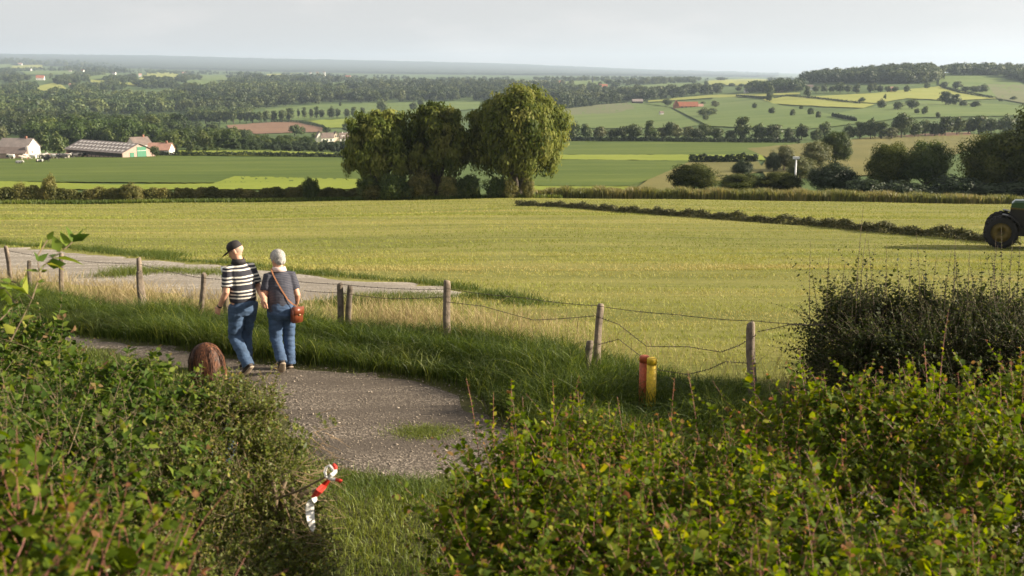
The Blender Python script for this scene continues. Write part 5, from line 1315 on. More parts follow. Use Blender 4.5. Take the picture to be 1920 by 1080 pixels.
# wild grass along the gravel track and its islands
def clump_grass(P, n, hh, ww, mat, name, spread, tb=.5):
    rng = np.random.default_rng(len(P) * 13 + n)
    W = np.array([gnd(a, b)[:2] for a, b in P]); seg = np.hypot(*np.diff(W, axis=0).T); c = np.concatenate([[0], np.cumsum(seg)])
    qd = rng.random(n) * c[-1]; x = np.interp(qd, c, W[:, 0]) + rng.normal(0, spread, n); y = np.interp(qd, c, W[:, 1]) + rng.normal(0, spread, n)
    w = (.35 + .65 * np.abs(np.sin(qd * 1.9) * np.sin(qd * .73 + 1)))
    B = np.column_stack([x, y, height(x, y)])
    v, q, m = blades_np(rng, B, rng.uniform(*hh, n) * w, ww, rng.normal(0, .5, (n, 2)), 3, curl=.8)
    return v, q, np.repeat(np.clip(tb + .18 * rng.normal(size=n), 0, 1), m)
stuff_mesh("track_edge_grass", [clump_grass([(-20, 455), (60, 462), (150, 466), (250, 480), (350, 490), (420, 494), (560, 511), (700, 523), (800, 531), (860, 540), (905, 548)], 9000, (.10, .34), .014, None, "", .18, .35),
                                clump_grass([(880, 555), (930, 556), (985, 565), (1000, 572)], 1800, (.1, .3), .013, None, "", .25, .35),
                                clump_grass([(160, 468), (240, 474), (300, 478), (340, 483)], 2500, (.15, .4), .014, None, "", .3, .45),
                                clump_grass([(205, 522), (260, 512), (330, 510), (420, 516)], 3600, (.15, .45), .012, None, "", .35, .62),
                                clump_grass([(620, 570), (700, 562), (780, 556), (840, 562)], 4500, (.08, .28), .011, None, "", .35, .55)], G_green)
# low grass in the opening by the hedges and along the path's near side
n = 150000
x = rng.uniform(-8, 2.5, n); y = rng.uniform(6.2, 16, n)
pn = np.interp(x, [-14, -7.2, -5.6, -4.2, -3.3, -2.7, -2.2, -1.7, -1.1, -.2, 1.4, 3.6], [20, 15.35, 14.4, 13.5, 12.7, 11.5, 10.5, 9.95, 9.68, 9.5, 8.8, 7.4])
k = (y < pn - .02 + .12 * rng.normal(size=n)) & (y > pn - np.where(x > -2.2, 3.6, 1.6)); x, y = x[k], y[k]; n = len(x)
B = np.column_stack([x, y, height(x, y)])
bare = np.sin(x * 2.3 + 1) * np.sin(y * 2.1 + .6)
v, q, m = blades_np(rng, B, rng.uniform(.05, .17, n) * (1 + .3 * np.sin(x * 3) * np.sin(y * 2.6)), rng.uniform(.006, .011, n), rng.normal(0, .5, (n, 2)), 3, curl=.9)
stuff_mesh("verge_grass", [(v, q, np.repeat(np.clip(.55 + .28 * bare + .2 * rng.normal(size=n), 0, 1), m))], G_green)
n = 3200
x = rng.normal(-.95, .20, n); y = rng.normal(11.2, .12, n); B = np.column_stack([x, y, height(x, y)])
v, q, m = blades_np(rng, B, rng.uniform(.02, .07, n), .008, rng.normal(0, .6, (n, 2)), 2, curl=.9)
stuff_mesh("path_weeds", [(v, q, np.repeat(np.clip(.7 + .2 * rng.normal(size=n), 0, 1), m))], G_green)
# ragged grass along both rims of the path
n = 15000
pe = np.asarray(pathP + [pathP[0]]); sg = np.hypot(*np.diff(pe, axis=0).T); cm_ = np.concatenate([[0], np.cumsum(sg)]); qd = rng.random(n) * cm_[-1]
x = np.interp(qd, cm_, pe[:, 0]) + rng.normal(0, .09, n); y = np.interp(qd, cm_, pe[:, 1]) + rng.normal(0, .10, n)
k = (np.abs(x) < 8.5) & (rng.random(n) < .3 + .7 * np.sin(qd * 2.3) ** 2); x, y = x[k], y[k]; n = len(x); B = np.column_stack([x, y, height(x, y)])
v, q, m = blades_np(rng, B, rng.uniform(.03, .15, n), rng.uniform(.006, .011, n), rng.normal(0, .6, (n, 2)), 3, curl=.9)
stuff_mesh("rim_grass", [(v, q, np.repeat(np.clip(.55 + .2 * rng.normal(size=n), 0, 1), m))], G_green)
# loose stones on the path
n = 9000
x = rng.uniform(-3.8, 2.5, n); y = rng.uniform(9.6, 14.5, n)
k = in_poly(np.asarray(pathP), x, y); k &= (rng.random(n) < .35 + .65 * (np.exp(-((y - 11.3) / .55) ** 2))); x, y = x[k], y[k]; n = len(x)
r0 = rng.uniform(.006, .013, n) * (1 + (rng.random(n) < .04) * 1.0)
oc = np.array([(1, 0, 0), (0, 1, 0), (-1, 0, 0), (0, -1, 0), (0, 0, .7), (0, 0, -.5)], float)
V = oc[None] * (1 + .35 * rng.normal(size=(n, 6, 1))) * r0[:, None, None] + np.column_stack([x, y, height(x, y) + .014])[:, None, :]
T = (np.arange(n)[:, None, None] * 6 + np.array([(0, 1, 4), (1, 2, 4), (2, 3, 4), (3, 0, 4), (1, 0, 5), (2, 1, 5), (3, 2, 5), (0, 3, 5)])[None]).reshape(-1, 3)
tag(link("gravel", mesh_np("gravel", V.reshape(-1, 3), T=T, mat=plain("stones", (.25, .21, .165), rough=.9, var=.3, scale=8))), kind='stuff')
# the raked row of cut hay; shade of its facing side is coloured in
wr = np.array([gnd(a, b) for a, b in [(966, 386), (1040, 388), (1120, 394), (1250, 404), (1400, 415), (1520, 423), (1600, 431), (1680, 439), (1760, 444), (1835, 452), (1900, 458)]])
cum = np.concatenate([[0], np.cumsum(np.hypot(*np.diff(wr[:, :2], axis=0).T))])
n = 15000
q_ = rng.random(n) * cum[-1]; cx = np.interp(q_, cum, wr[:, 0]); cy = np.interp(q_, cum, wr[:, 1])
off = rng.normal(0, 1, n); wide = .55 * (1 + .15 * np.sin(q_ * .9) + .1 * np.sin(q_ * 2.3))
hh = .42 * np.exp(-off ** 2 * .7) * (1 + .22 * np.sin(q_ * 1.4) + .2 * np.sin(q_ * 3.3)) * rng.uniform(.55, 1, n)
B = np.column_stack([cx + rng.normal(0, .1, n), cy + off * wide * .62, 0 * cx]); B[:, 2] = height(B[:, 0], B[:, 1])
pos = B + np.array([0, 0, 1.0]) * hh[:, None]
nr = unit(np.column_stack([rng.normal(0, .5, n), off * .6 + rng.normal(0, .4, n), .7 + rng.normal(0, .4, n)]))
V, Qd = quads_from(pos, nr, rng, rng.uniform(.15, .40, n), rng.uniform(.03, .09, n))
hay = mesh_np("hay_windrow", V, Q=Qd, tint=np.repeat(np.clip(.5 + .2 * rng.normal(size=n), 0, 1), 4), mat=leafy("cut_hay", [(0, (.045, .055, .02)), (.5, (.085, .09, .035)), (1, (.17, .15, .07))], trans=.12, rough=.8))
tag(link("hay_windrow", hay), "long dark raked row of cut grass running across the mown field", "hay row")
# ------------------------------------------------------------------ fence posts, wires, markers
M_post = plain("weathered_post", (.165, .130, .096), rough=.9, var=.4, scale=9, bump=.8)
M_postd = plain("dark_post", (.12, .095, .07), rough=.9, var=.35, scale=9, bump=.8)
M_wire = plain("rusty_wire", (.10, .08, .065), rough=.6, var=.2, metal=.5)
def post_mesh(seed, h, r, mat, square=False):
    rng = random.Random(seed); g = Geo(); n = 12
    rings = []
    ks = [-.35, 0, .15, .4, .7, .93, .985, 1.0]
    for k in ks:
        z = h * k if k > 0 else k
        rr = r * (1.06 - .10 * max(k, 0)) * (.55 if k == 1.0 else .9 if k == .985 else 1)
        ring = []
        for i in range(n):
            q = 2 * math.pi * i / n
            w = rr * (1 + .10 * math.sin(3 * q + seed) + .06 * math.sin(5 * q + 2 * seed) + rng.uniform(-.02, .02))
            ring.append((w * math.cos(q) + .01 * math.sin(z * 6 + seed), w * math.sin(q), z + (0.008 * math.cos(q + seed) if k > .9 else 0)))
        rings.append(ring)
    g.loft(rings)
    return g.mesh("fence_post", mat, True)
posts = {}
# picture column, picture row of the top, distance, radius, label
for px, top, Y, r, dark, lab in [
    (1420, 605, 11.75, .050, 0, "fence post nearest the hawthorn hedge, tall and split grey at its top"),
    (1120, 569, 13.35, .047, 0, "tall grey fence post behind the short leaning stump"),
    (1094, 637, 13.1, .045, 1, "short dark broken stump beside a tall grey fence post"),
    (838, 525, 15.05, .054, 0, "smooth round brown fence post right of the woman, with dry grass at its foot"),
    (634, 530, 16.0, .045, 1, "left post of the close dark pair right of the woman"),
    (650, 534, 16.0, .045, 1, "right post of the close dark pair right of the woman"),
    (369, 511, 17.4, .045, 0, "tilted brown fence post left of the man with the cap"),
    (264, 482, 18.4, .045, 0, "taller brown post of the two standing close together on the left"),
    (258, 508, 18.1, .05, 1, "shorter dark post of the two standing close together on the left"),
    (109, 474, 20.6, .045, 0, "brown fence post behind the bramble shoot's leaves on the left"),
    (52, 488, 20.9, .04, 1, "thin dark fence post between the bramble shoot and the frame edge"),
    (16, 461, 21.9, .045, 0, "brown fence post at the photo's left edge")]:
    s, t = st(px, top)
    p = onground(float(s) * Y, Y); h = CAM_Z - float(t) * Y - p[2]
    o = link("fence_post", post_mesh(px, h, r, M_postd if dark else M_post), None, p)
    lean = {1420: (-.03, -.06), 1120: (0, .03), 1094: (.02, .16), 634: (.03, .05), 650: (.04, .06), 369: (0, .14), 264: (.03, -.03), 838: (0, -.01), 109: (0, .05), 16: (0, -.05)}.get(px, (0, .03))
    o.rotation_euler = (lean[0], lean[1], 0)
    tag(o, lab, "fence post", "old wooden fence posts along the track")
# post with the painted marker band
s, t = st(420, 499); p = onground(float(s) * 17.0, 17.0); h = CAM_Z - float(t) * 17 - p[2]
r = thing("waymark_post", "wooden post with a white, green and yellow painted top beside the man", "waymark post", p)
g = Geo(); g.loft([[(.05 * math.cos(q), .05 * math.sin(q), z) for q in [2 * math.pi * i / 12 for i in range(12)]] for z in (-.3, h - .012, h)]); g.build("shaft", M_post, r, True)
for z0, z1, c, nm in [(h - .10, h - .004, (.75, .76, .72), "white_band"), (h - .145, h - .10, (.50, .52, .10), "yellow_band"), (h - .19, h - .145, (.14, .36, .22), "green_band")]:
    g = Geo(); g.loft([[(.053 * math.cos(q), .053 * math.sin(q), z) for q in [2 * math.pi * i / 14 for i in range(14)]] for z in (z0, z1 + (.003 if nm == "white_band" else 0))]); g.build(nm, plain(nm + "_paint", c, rough=.5, var=.08), r, True)
# barbed wire strands
def wire(label, pts, sag=0.0, barbs=True):
    rng = random.Random(len(label)); g = Geo(); P = []
    for a, b in zip(pts[:-1], pts[1:]):
        A, B = Vector(at(*a)), Vector(at(*b)); n = 8
        for k in range(n):
            f = k / n; q = A.lerp(B, f); q.z -= 4 * sag * f * (1 - f) * (B - A).length * .1; P.append(q)
    P.append(Vector(at(*pts[-1])))
    g.tube(P, .0042, 5)
    if barbs:
        for a, b in zip(P[:-1], P[1:]):
            n = max(1, int((b - a).length / .11))
            for k in range(n):
                q = a.lerp(b, (k + .5) / n); d = Vector((rng.uniform(-.4, .4), rng.uniform(-1, 1), rng.uniform(.4, 1))).normalized() * .02
                g.tube([q - d, q + d], .003, 3)
    o = g.build("barbed_wire", M_wire); tag(o, label, "wire", "barbed wire strands of the fence")
wire("top barbed wire strand from the round brown post to the hawthorn hedge", [(838, 541, 15.0), (980, 558, 14.2), (1118, 573, 13.3), (1270, 590, 12.5), (1420, 602, 11.7), (1550, 610, 11.4)], .12)
wire("middle barbed wire hanging slack between the tall grey posts", [(838, 566, 15.0), (905, 574, 14.6), (1000, 600, 14.1), (1060, 597, 13.7), (1116, 592, 13.3), (1160, 608, 13.1), (1212, 649, 12.8), (1290, 650, 12.4), (1352, 660, 12.0), (1385, 648, 11.9), (1418, 628, 11.7)], .02)
wire("lower sagging barbed wire behind the yellow marker post", [(1122, 646, 13.2), (1160, 636, 13.0), (1236, 694, 12.5), (1290, 702, 12.2), (1330, 692, 12.0), (1360, 678, 11.9), (1420, 682, 11.7)], .02)
wire("short wire strand from the right grey post into the hawthorn hedge", [(1420, 622, 11.7), (1480, 609, 11.5), (1550, 608, 11.35)], .05)
wire("top wire strand between the dark post pair and the round brown post", [(560, 528, 16.3), (640, 533, 15.95), (740, 541, 15.5), (838, 542, 15.0)], .08)
wire("lower wire strand between the dark post pair and the round brown post", [(570, 545, 16.3), (640, 549, 15.95), (730, 560, 15.5), (838, 556, 15.0)], .10)
wire("wire strand along the fence behind the couple on the left", [(16, 470, 21.8), (109, 484, 20.5), (262, 495, 18.3), (370, 520, 17.3), (420, 524, 16.95)], .08)
# orange and yellow markers
for px, top, Y, col, lab, h2 in [(1208.5, 667, 12.15, (.40, .085, .03), "faded orange round marker post touching the yellow one", 0), (1222.5, 671, 12.02, (.62, .42, .02), "yellow round marker post with a cap, in front of the orange one", 0)]:
    s, t = st(px, top); p = onground(float(s) * Y, Y); h = CAM_Z - float(t) * Y - p[2]; R = .058
    m = plain("marker_paint", col, rough=.6, var=.26, scale=22)
    r = thing("marker_post", lab, "marker post", p)
    g = Geo(); ring = lambda rr, z: [(rr * math.cos(q), rr * math.sin(q), z) for q in [2 * math.pi * i / 20 for i in range(20)]]
    g.loft([ring(R, -.2), ring(R, h - .075)]); g.build("shaft", m, r, True)
    g = Geo(); g.loft([ring(R * 1.02, h - .077), ring(R * 1.03, h - .02), ring(R * 1.0, h - .006), ring(R * .8, h)]); g.build("cap", m, r, True)

# ------------------------------------------------------------------ red and white ribbon at the hedge end
M_tapew = plain("white_tape", (.80, .78, .74), rough=.5, var=.05, scale=30)
M_taper = plain("red_tape", (.55, .035, .02), rough=.45, var=.1, scale=30)
YT = 5.4
def ribbon(g, pts, widths, thick=.004):
    """flat strip with folds: picture points at the ribbon's own distance, half widths in metres"""
    P = [Vector(at(a, b, YT + c)) for a, b, c in pts]; rings = []
    for k, p in enumerate(P):
        d = (P[min(k + 1, len(P) - 1)] - P[max(k - 1, 0)]).normalized()
        u = d.cross(Vector((-.65 + .15 * math.sin(k * 2.1), 1, .1))).normalized(); v = d.cross(u).normalized()
        w = widths[k]
        rings.append([p - u * w, p - v * thick - u * w * .2, p + u * w, p + v * thick + u * w * .15])
    g.loft(rings)
r = thing("barrier_ribbon", "red and white barrier ribbon knotted on a twig at the hedge end", "ribbon", at(590, 940, YT))
inv = Matrix.Translation(-Vector(at(590, 940, YT)))
def rib_part(name, mat, *args):
    g = Geo()
    for a in args: ribbon(g, *a)
    g.v = [tuple(inv @ Vector(q)) for q in g.v]; return g.build(name, mat, r)
tail = rib_part("hanging_tail", M_tapew, ([(582, 946, 0), (581, 960, .01), (583, 975, -.01), (586, 990, .005), (587, 996, 0)], [.020, .024, .022, .015, .004]), ([(588, 937, 0), (580, 942, .01), (576, 952, .0), (580, 972, .012), (584, 990, .0)], [.012, .014, .012, .010, .004]))
rib_part("red_band", M_taper, ([(588, 932, 0), (598, 921, -.015), (608, 910, .01), (617, 899, 0)], [.018, .021, .020, .013]))
rib_part("knot", M_tapew, ([(580, 940, -.01), (587, 939, -.03), (594, 935, -.01)], [.010, .016, .012]), ([(616, 898, -.01), (622, 891, -.02), (632, 882, 0)], [.014, .013, .010]), ([(612, 895, 0), (609, 886, .01), (612, 876, .02), (618, 873, .02), (624, 880, .01), (628, 886, 0)], [.006, .008, .008, .008, .008, .007]))
rib_part("red_end", M_taper, ([(625, 870, .01), (628, 875, 0), (630, 880, 0)], [.007, .013, .010]), ([(629, 899, -.02), (636, 901, -.03), (641, 903, -.03)], [.010, .011, .010]))
rib_part("white_end", M_tapew, ([(616, 899, -.01), (623, 899, -.02), (629, 899, -.02)], [.008, .011, .010]))
g = Geo(); g.tube([at(520, 935, 5.9), at(560, 920, 5.6), at(608, 896, 5.41), at(640, 880, 5.4)], [.008, .006, .005, .003], 6)
tag(g.build("twig", M_woody), "bare twig holding the red and white ribbon", "twig")

# ------------------------------------------------------------------ tractor at the right edge
def tractor():
    Yt = 41.0
    base = gnd(1873, 466); Yt = float(base[1]); k = Yt / F
    rw = 30.5 * k                                   # front wheel radius
    M_gr = plain("tractor_green", (.007, .050, .019), rough=.35, var=.08, coat=.3)
    M_ye = plain("rim_yellow", (.10, .072, .012), rough=.7, var=.35, scale=8)
    M_ru = plain("tyre_rubber", (.014, .014, .015), rough=.85, var=.3, scale=10, bump=.4)
    M_bk = plain("engine_black", (.010, .010, .012), rough=.5, var=.3)
    M_gl = plain("cab_glass", (.02, .025, .03), rough=.08, var=.05)
    M_wh = plain("lamp_white", (.75, .75, .72), rough=.3, var=.05)
    r = thing("tractor", "dark green farm tractor with yellow wheel rims entering at the right edge", "tractor", base)
    s = rw / .675
    def wheel(x, y, R, w):
        n = 36; g = Geo(); prof = [(R * .60, -w / 2), (R * .82, -w / 2), (R * .95, -w * .42), (R * .96, w * .42), (R * .82, w / 2), (R * .60, w / 2)]
        g.loft([[(x + q[0] * math.cos(2 * math.pi * i / n), y + q[1], R + q[0] * math.sin(2 * math.pi * i / n)) for q in prof] for i in range(n + 1)], cap=False)
        for i in range(20):                          # lugs
            a = 2 * math.pi * i / 20
            for sg in (-1, 1):
                aa = a + (math.pi / 20 if sg > 0 else 0)
                c = Vector((x + R * .97 * math.cos(aa), y + sg * w * .24, R + R * .97 * math.sin(aa)))
                g.box(c, (.09 * R, w * .5, .075 * R), 0, Matrix.Rotation(-aa, 3, 'Y') @ Matrix.Rotation(.5 * sg, 3, 'X'))
        wh = link("wheel", g.mesh("tyre", M_ru), r)
        g = Geo(); prof = [(R * .62, -w * .44), (R * .62, -w * .30), (R * .30, -w * .12), (R * .22, -w * .16), (R * .20, -w * .36), (.001, -w * .38)]
        g.loft([[(x + q[0] * math.cos(2 * math.pi * i / n), y + q[1], R + q[0] * math.sin(2 * math.pi * i / n)) for q in prof] for i in range(n + 1)], cap=False)
        g.build("rim", M_ye, wh, True)
    for y in (0, 1.75 * s): wheel(0, y + .2 * s, rw, .46 * s)
    for y in (-.05 * s, 1.9 * s): wheel(2.85 * s, y + .2 * s, rw * 1.42, .62 * s)
    yc = 1.05 * s
    g = Geo()                                        # chassis and engine sides
    g.box((1.6 * s, yc, .80 * s), (3.4 * s, .62 * s, .55 * s)); g.box((1.3 * s, yc, 1.32 * s), (2.0 * s, .74 * s, .72 * s)); g.box((.1 * s, yc, .68 * s), (.3 * s, 1.7 * s, .22 * s)); g.box((1.0 * s, yc, .72 * s), (1.7 * s, 1.3 * s, .35 * s))
    g.build("chassis", M_bk, r)
    g = Geo()
    x0, x1 = .27 * s, 2.25 * s
    rings = []
    for x, z, hw in [(x0, 1.86, .36), (x0 + .12 * s, 1.98, .40), (x0 + .9 * s, 2.04, .42), (x1, 2.08, .44)]:
        rings.append([(x, yc + hw * s * a, (1.68 + (z - 1.68) * b) * s) for a, b in [(-1, 0), (-1, .75), (-.75, 1), (.75, 1), (1, .75), (1, 0)]])
    g.loft(rings); g.build("hood", M_gr, r)
    g = Geo(); g.box((x0 + .95 * s, yc, 1.655 * s), (1.95 * s, .90 * s, .06 * s)); g.build("hood_stripe", M_ye, r)
    g = Geo(); g.box((x0 + .02 * s, yc, 1.40 * s), (.08 * s, .72 * s, .50 * s)); g.build("grille", M_bk, r)
    for y in (-.24, .24):
        g = Geo(); g.blob((x0 + .06 * s, yc + y * s, 1.86 * s), (.05 * s, .09 * s, .05 * s)); g.build("headlight", M_wh, r, True)
    for y in (.2 * s, 1.95 * s):                     # front mudguards
        g = Geo(); g.loft([[(rw * 1.12 * math.cos(a) * q, y + w, rw + rw * 1.12 * math.sin(a) * q) for q, w in [(1, -.24 * s), (1, .24 * s), (.96, .24 * s), (.96, -.24 * s)]] for a in np.linspace(.35, 1.62, 9)])
        g.build("mudguard", M_bk, r)
    g = Geo(); g.tube([(1.9 * s, yc - .5 * s, 1.6 * s), (1.9 * s, yc - .5 * s, 2.75 * s)], .06 * s, 10); g.build("exhaust", M_bk, r, True)
    g = Geo(); g.box((2.95 * s, yc, 2.15 * s), (1.35 * s, 1.45 * s, 1.15 * s)); g.build("cab_window", M_gl, r)
    g = Geo(); g.box((2.95 * s, yc, 2.82 * s), (1.65 * s, 1.7 * s, .20 * s)); g.build("cab_roof", M_gr, r)
    g = Geo(); g.box((2.95 * s, yc, 1.50 * s), (1.45 * s, 1.55 * s, .14 * s)); g.build("cab_base", M_gr, r)
    r.rotation_euler = (0, rad(2), rad(-25))
tractor()

# ------------------------------------------------------------------ white lamp pole
p = gnd(1490, 352); Yp = 152.0; p = onground(float(st(1490, 352)[0]) * Yp, Yp); h = CAM_Z - float(st(1490, 298)[1]) * Yp - p[2]
M_lw = plain("pole_white", (.72, .73, .74), rough=.5, var=.06)
r = thing("lamp_pole", "slim white pole with a box head standing among the bushes", "pole", p)
g = Geo(); g.tube([(0, 0, -.3), (0, 0, h)], [.16, .11], 10); g.build("shaft", M_lw, r, True)
g = Geo(); g.box((0, 0, h + .15), (.85, .5, .32)); g.build("head", M_lw, r)
g = Geo(); g.box((.1, 0, 1.2), (.45, .35, 1.6)); g.build("cabinet", M_lw, r)

# ------------------------------------------------------------------ buildings
M_wallw = plain("white_render", (.72, .70, .65), rough=.85, var=.06, scale=.6)
M_wallc = plain("cream_render", (.60, .50, .40), rough=.85, var=.08, scale=.6)
M_brick = plain("pale_brick", (.40, .29, .24), rough=.9, var=.12, scale=1.5)
M_bricr = plain("red_brick", (.26, .12, .08), rough=.9, var=.15, scale=1.5)
M_roofg = plain("grey_sheet_roof", (.24, .20, .18), rough=.8, var=.14, scale=.5)
M_roofd = plain("dark_tile_roof", (.15, .115, .10), rough=.85, var=.18, scale=.6)
M_roofr = plain("red_tile_roof", (.34, .125, .07), rough=.85, var=.12, scale=.6)
M_roofp = plain("pink_tile_roof", (.42, .24, .18), rough=.85, var=.12, scale=.6)
M_doorg = plain("green_door", (.03, .17, .09), rough=.5, var=.08)
M_glass = plain("window_glass", (.05, .06, .07), rough=.15, var=.1)
M_sky = plain("skylight_sheet", (.62, .58, .54), rough=.5, var=.06)
M_timb = plain("dark_timber", (.06, .05, .045), rough=.9, var=.2)
def gable(parent, x0, x1, y0, y1, eave, ridge, wall, roof, along='x', over=.35, thick=.14, z0=-2.0):
    """walls with gables and a two-slope roof; the ridge runs along x or y"""
    g = Geo()
    def T(a, b, z): return (a, b, z) if along == 'x' else (b, a, z)
    a0, a1, b0, b1 = (x0, x1, y0, y1) if along == 'x' else (y0, y1, x0, x1); bm = (b0 + b1) / 2
    V = [T(a0, b0, z0), T(a0, b1, z0), T(a1, b1, z0), T(a1, b0, z0), T(a0, b0, eave), T(a0, b1, eave), T(a1, b1, eave), T(a1, b0, eave), T(a0, bm, ridge), T(a1, bm, ridge)]
    g.add(V, [(0, 4, 8, 5, 1), (3, 2, 6, 9, 7), (0, 3, 7, 4), (1, 5, 6, 2)])
    w = g.build("wall", wall, parent)
    g = Geo(); sl = (ridge - eave) / (bm - b0)
    for sg, bb in ((-1, b0), (1, b1)):
        eb = bb + sg * over; ez = eave - over * sl
        P = [T(a0 - over, eb, ez + .02), T(a1 + over, eb, ez + .02), T(a1 + over, bm, ridge + .02), T(a0 - over, bm, ridge + .02)]
        g.add(P + [(p[0], p[1], p[2] + thick) for p in P], [(0, 1, 2, 3), (7, 6, 5, 4), (0, 4, 5, 1), (1, 5, 6, 2), (2, 6, 7, 3), (3, 7, 4, 0)])
    rf = g.build("roof", roof, parent)
    return w, rf
def panel(parent, name, c, size, mat):
    g = Geo(); g.box(c, size); return g.build(name, mat, parent)
# the long cattle barn
C = at(230, 293, 420.0); C = onground(C[0], 420.0)
rz = math.atan2(.60, -.80)                            # long side runs away to the left
L, Wd = 40.0, 15.0
bn = thing("cattle_barn", "long low cattle barn with pale skylights in its grey roof and a green gable door", "barn", C, rz)
# local x runs along the barn, local y to its left seen along x; the near gable is at x=0
w_, rf = gable(bn, 0, L, -Wd, 0, 2.1, 5.3, M_brick, M_roofg, 'x', over=.7)
panel(bn, "side_opening", (L / 2 - .4, .03, 1.0), (L - 2.2, .12, 1.3), M_timb)  # solid dark panel stands in for the shaded inside of the open side
for i in range(14):
    panel(bn, "pillar", (1.0 + i * (L - 2) / 13, .10, .4), (.3, .16, 2.9), M_timb)
gd = panel(bn, "door", (-.08, -8.6, 1.5), (.12, 4.2, 5.0), M_doorg)
panel(gd, "door_rail", (-.16, -8.6, 2.5), (.06, 4.2, .14), M_wallw)
panel(bn, "door", (-.08, -4.2, .9), (.12, 1.8, 2.1), M_doorg)
sl = (5.3 - 2.1) / (Wd / 2)
for rowi, yy in enumerate((-1.2, -3.6, -6.0)):
    for i in range(15):
        o = panel(rf, "skylight", (0, 0, 0), (1.25, 1.35, .05), M_sky) if (rowi == 0 and i == 0) else None
        if o is None:
            o = sky0.copy(); COL.objects.link(o); o.parent = rf
        else: sky0 = o
        o.location = (1.8 + i * (L - 3.6) / 14, yy, 2.1 - yy * sl + .22); o.rotation_euler = (-math.atan(sl), 0, 0)
def house(name, label, cat, px, base, Y, rz, l, w, eave, ridge, wall, roof, chimney=True, windows=2, door=False, group=None):
    """small house: walls, roof with chimney, windows on the side that faces the valley"""
    s = float(st(px, base)[0]); Y = Y or on_px(px, base)
    r = thing(name, label, cat, onground(s * Y, Y), rz, group)
    w_, rf = gable(r, -l / 2, l / 2, -w / 2, w / 2, eave, ridge, wall, roof)
    if chimney:
        g = Geo(); g.box((l * .28, 0, ridge + .3), (.7, .7, 1.3)); g.build("chimney", M_bricr, rf)
    for i in range(windows):
        panel(r, "window", (-l / 2 + l * (i + .5) / windows, -w / 2 - .03, eave * .55), (min(1.3, l * .14), .10, eave * .3), M_glass)
    return r
# white hamlet farm in the middle distance
Yh = on_px(625, 268); ch = onground(float(st(632, 268)[0]) * Yh, Yh)
hf = thing("white_farmhouse", "long white farmstead with brown hipped roofs half hidden by the left willow", "farmhouse", ch, rad(22))
k = Yh / F
gable(hf, -38 * k, -26 * k, -2 * k, 12 * k, 12 * k, 22 * k, M_wallw, M_roofd, 'y')
gable(hf, -30 * k, -7 * k, -5 * k, 5 * k, 11 * k, 19 * k, M_wallw, M_roofd, 'x')
gable(hf, -7 * k, 6 * k, 1 * k, 14 * k, 11 * k, 21 * k, M_wallc, M_roofd, 'y')
w_, rf = gable(hf, 6 * k, 30 * k, 0, 11 * k, 9.5 * k, 18 * k, M_wallw, M_roofd, 'x')
gable(hf, 30 * k, 52 * k, -3 * k, 9 * k, 8 * k, 16 * k, M_wallw, M_roofd, 'x')
for x in (-26, -19, -12): panel(hf, "window", (x * k, -5 * k - .05, 6 * k), (2.6 * k, .15, 3.6 * k), M_glass)
for x in (10, 14, 18, 22): panel(hf, "window", (x * k, -.06, 6 * k), (1.4 * k, .15, 2 * k), M_glass)
for x in (-2, 1.5): panel(hf, "window", (x * k, 1 * k - .05, 12 * k), (1.8 * k, .15, 3 * k), M_glass)
panel(hf, "door", (15 * k, -.06, 1.6 * k), (3 * k, .15, 3.2 * k), M_timb)
for x in (12, 22): panel(rf, "chimney", (x * k, 5.5 * k, 18.6 * k), (1.2 * k, 1.2 * k, 2.4 * k), M_wallw)
for x in (12.0,): panel(rf, "dormer", (x * k, 2.2 * k, 12.6 * k), (6 * k, 1.6 * k, 1.5 * k), M_wallw)
# old farm at the left edge
house("farmhouse", "old white farmhouse under a broad grey roof at the photo's left edge", "farmhouse", 36, 290, 432, rad(-8), 13.0, 9, 4.6, 8.0, M_wallw, M_roofg, True, 4)
house("farm_shed", "low dark roofed shed in front of the old white farmhouse", "shed", 22, 293, 424, rad(-4), 14, 6, 2.5, 4.6, M_brick, M_roofd, False, 1)
house("farm_house_behind", "gabled house with a white roof edge peeping over the cattle barn", "house", 262, 290, 462, rad(50), 8, 7, 4.6, 7.6, M_wallw, M_roofd, True, 1)
house("cottage", "cottage with pinkish tiled roof right of the cattle barn", "cottage", 302, 288, 450, rad(-5), 9.5, 6, 2.6, 5.2, M_wallw, M_roofp, True, 2)
g = Geo(); g.loft([[(1.1 * math.cos(q), 1.1 * math.sin(q), z) for q in [2 * math.pi * i / 14 for i in range(14)]] for z in (-1, 4.6)] + [[(.5 * math.cos(q), .5 * math.sin(q), 5.2) for q in [2 * math.pi * i / 14 for i in range(14)]]])
tag(g.build("silo", plain("silo_cream", (.66, .56, .48), rough=.7, var=.05), None, True, onground(float(st(54, 290)[0]) * 423, 423)), "pale round silo tower beside the old white farmhouse", "silo")
sh = thing("feed_shelter", "low dark curved shelter behind the herd of cows", "shelter", onground(float(st(100, 288)[0]) * 428, 428), rad(-4))
g = Geo(); g.loft([[(x, 2.6 * math.cos(a), .3 + 1.7 * math.sin(a)) for a in np.linspace(0, math.pi, 9)] for x in (-4.8, 4.8)]); g.build("cover", plain("dark_tarp", (.035, .037, .04), rough=.6, var=.2), sh, True)
g = Geo(); g.box((0, 0, .15), (9.8, 5.0, .7)); g.build("base", M_timb, sh)
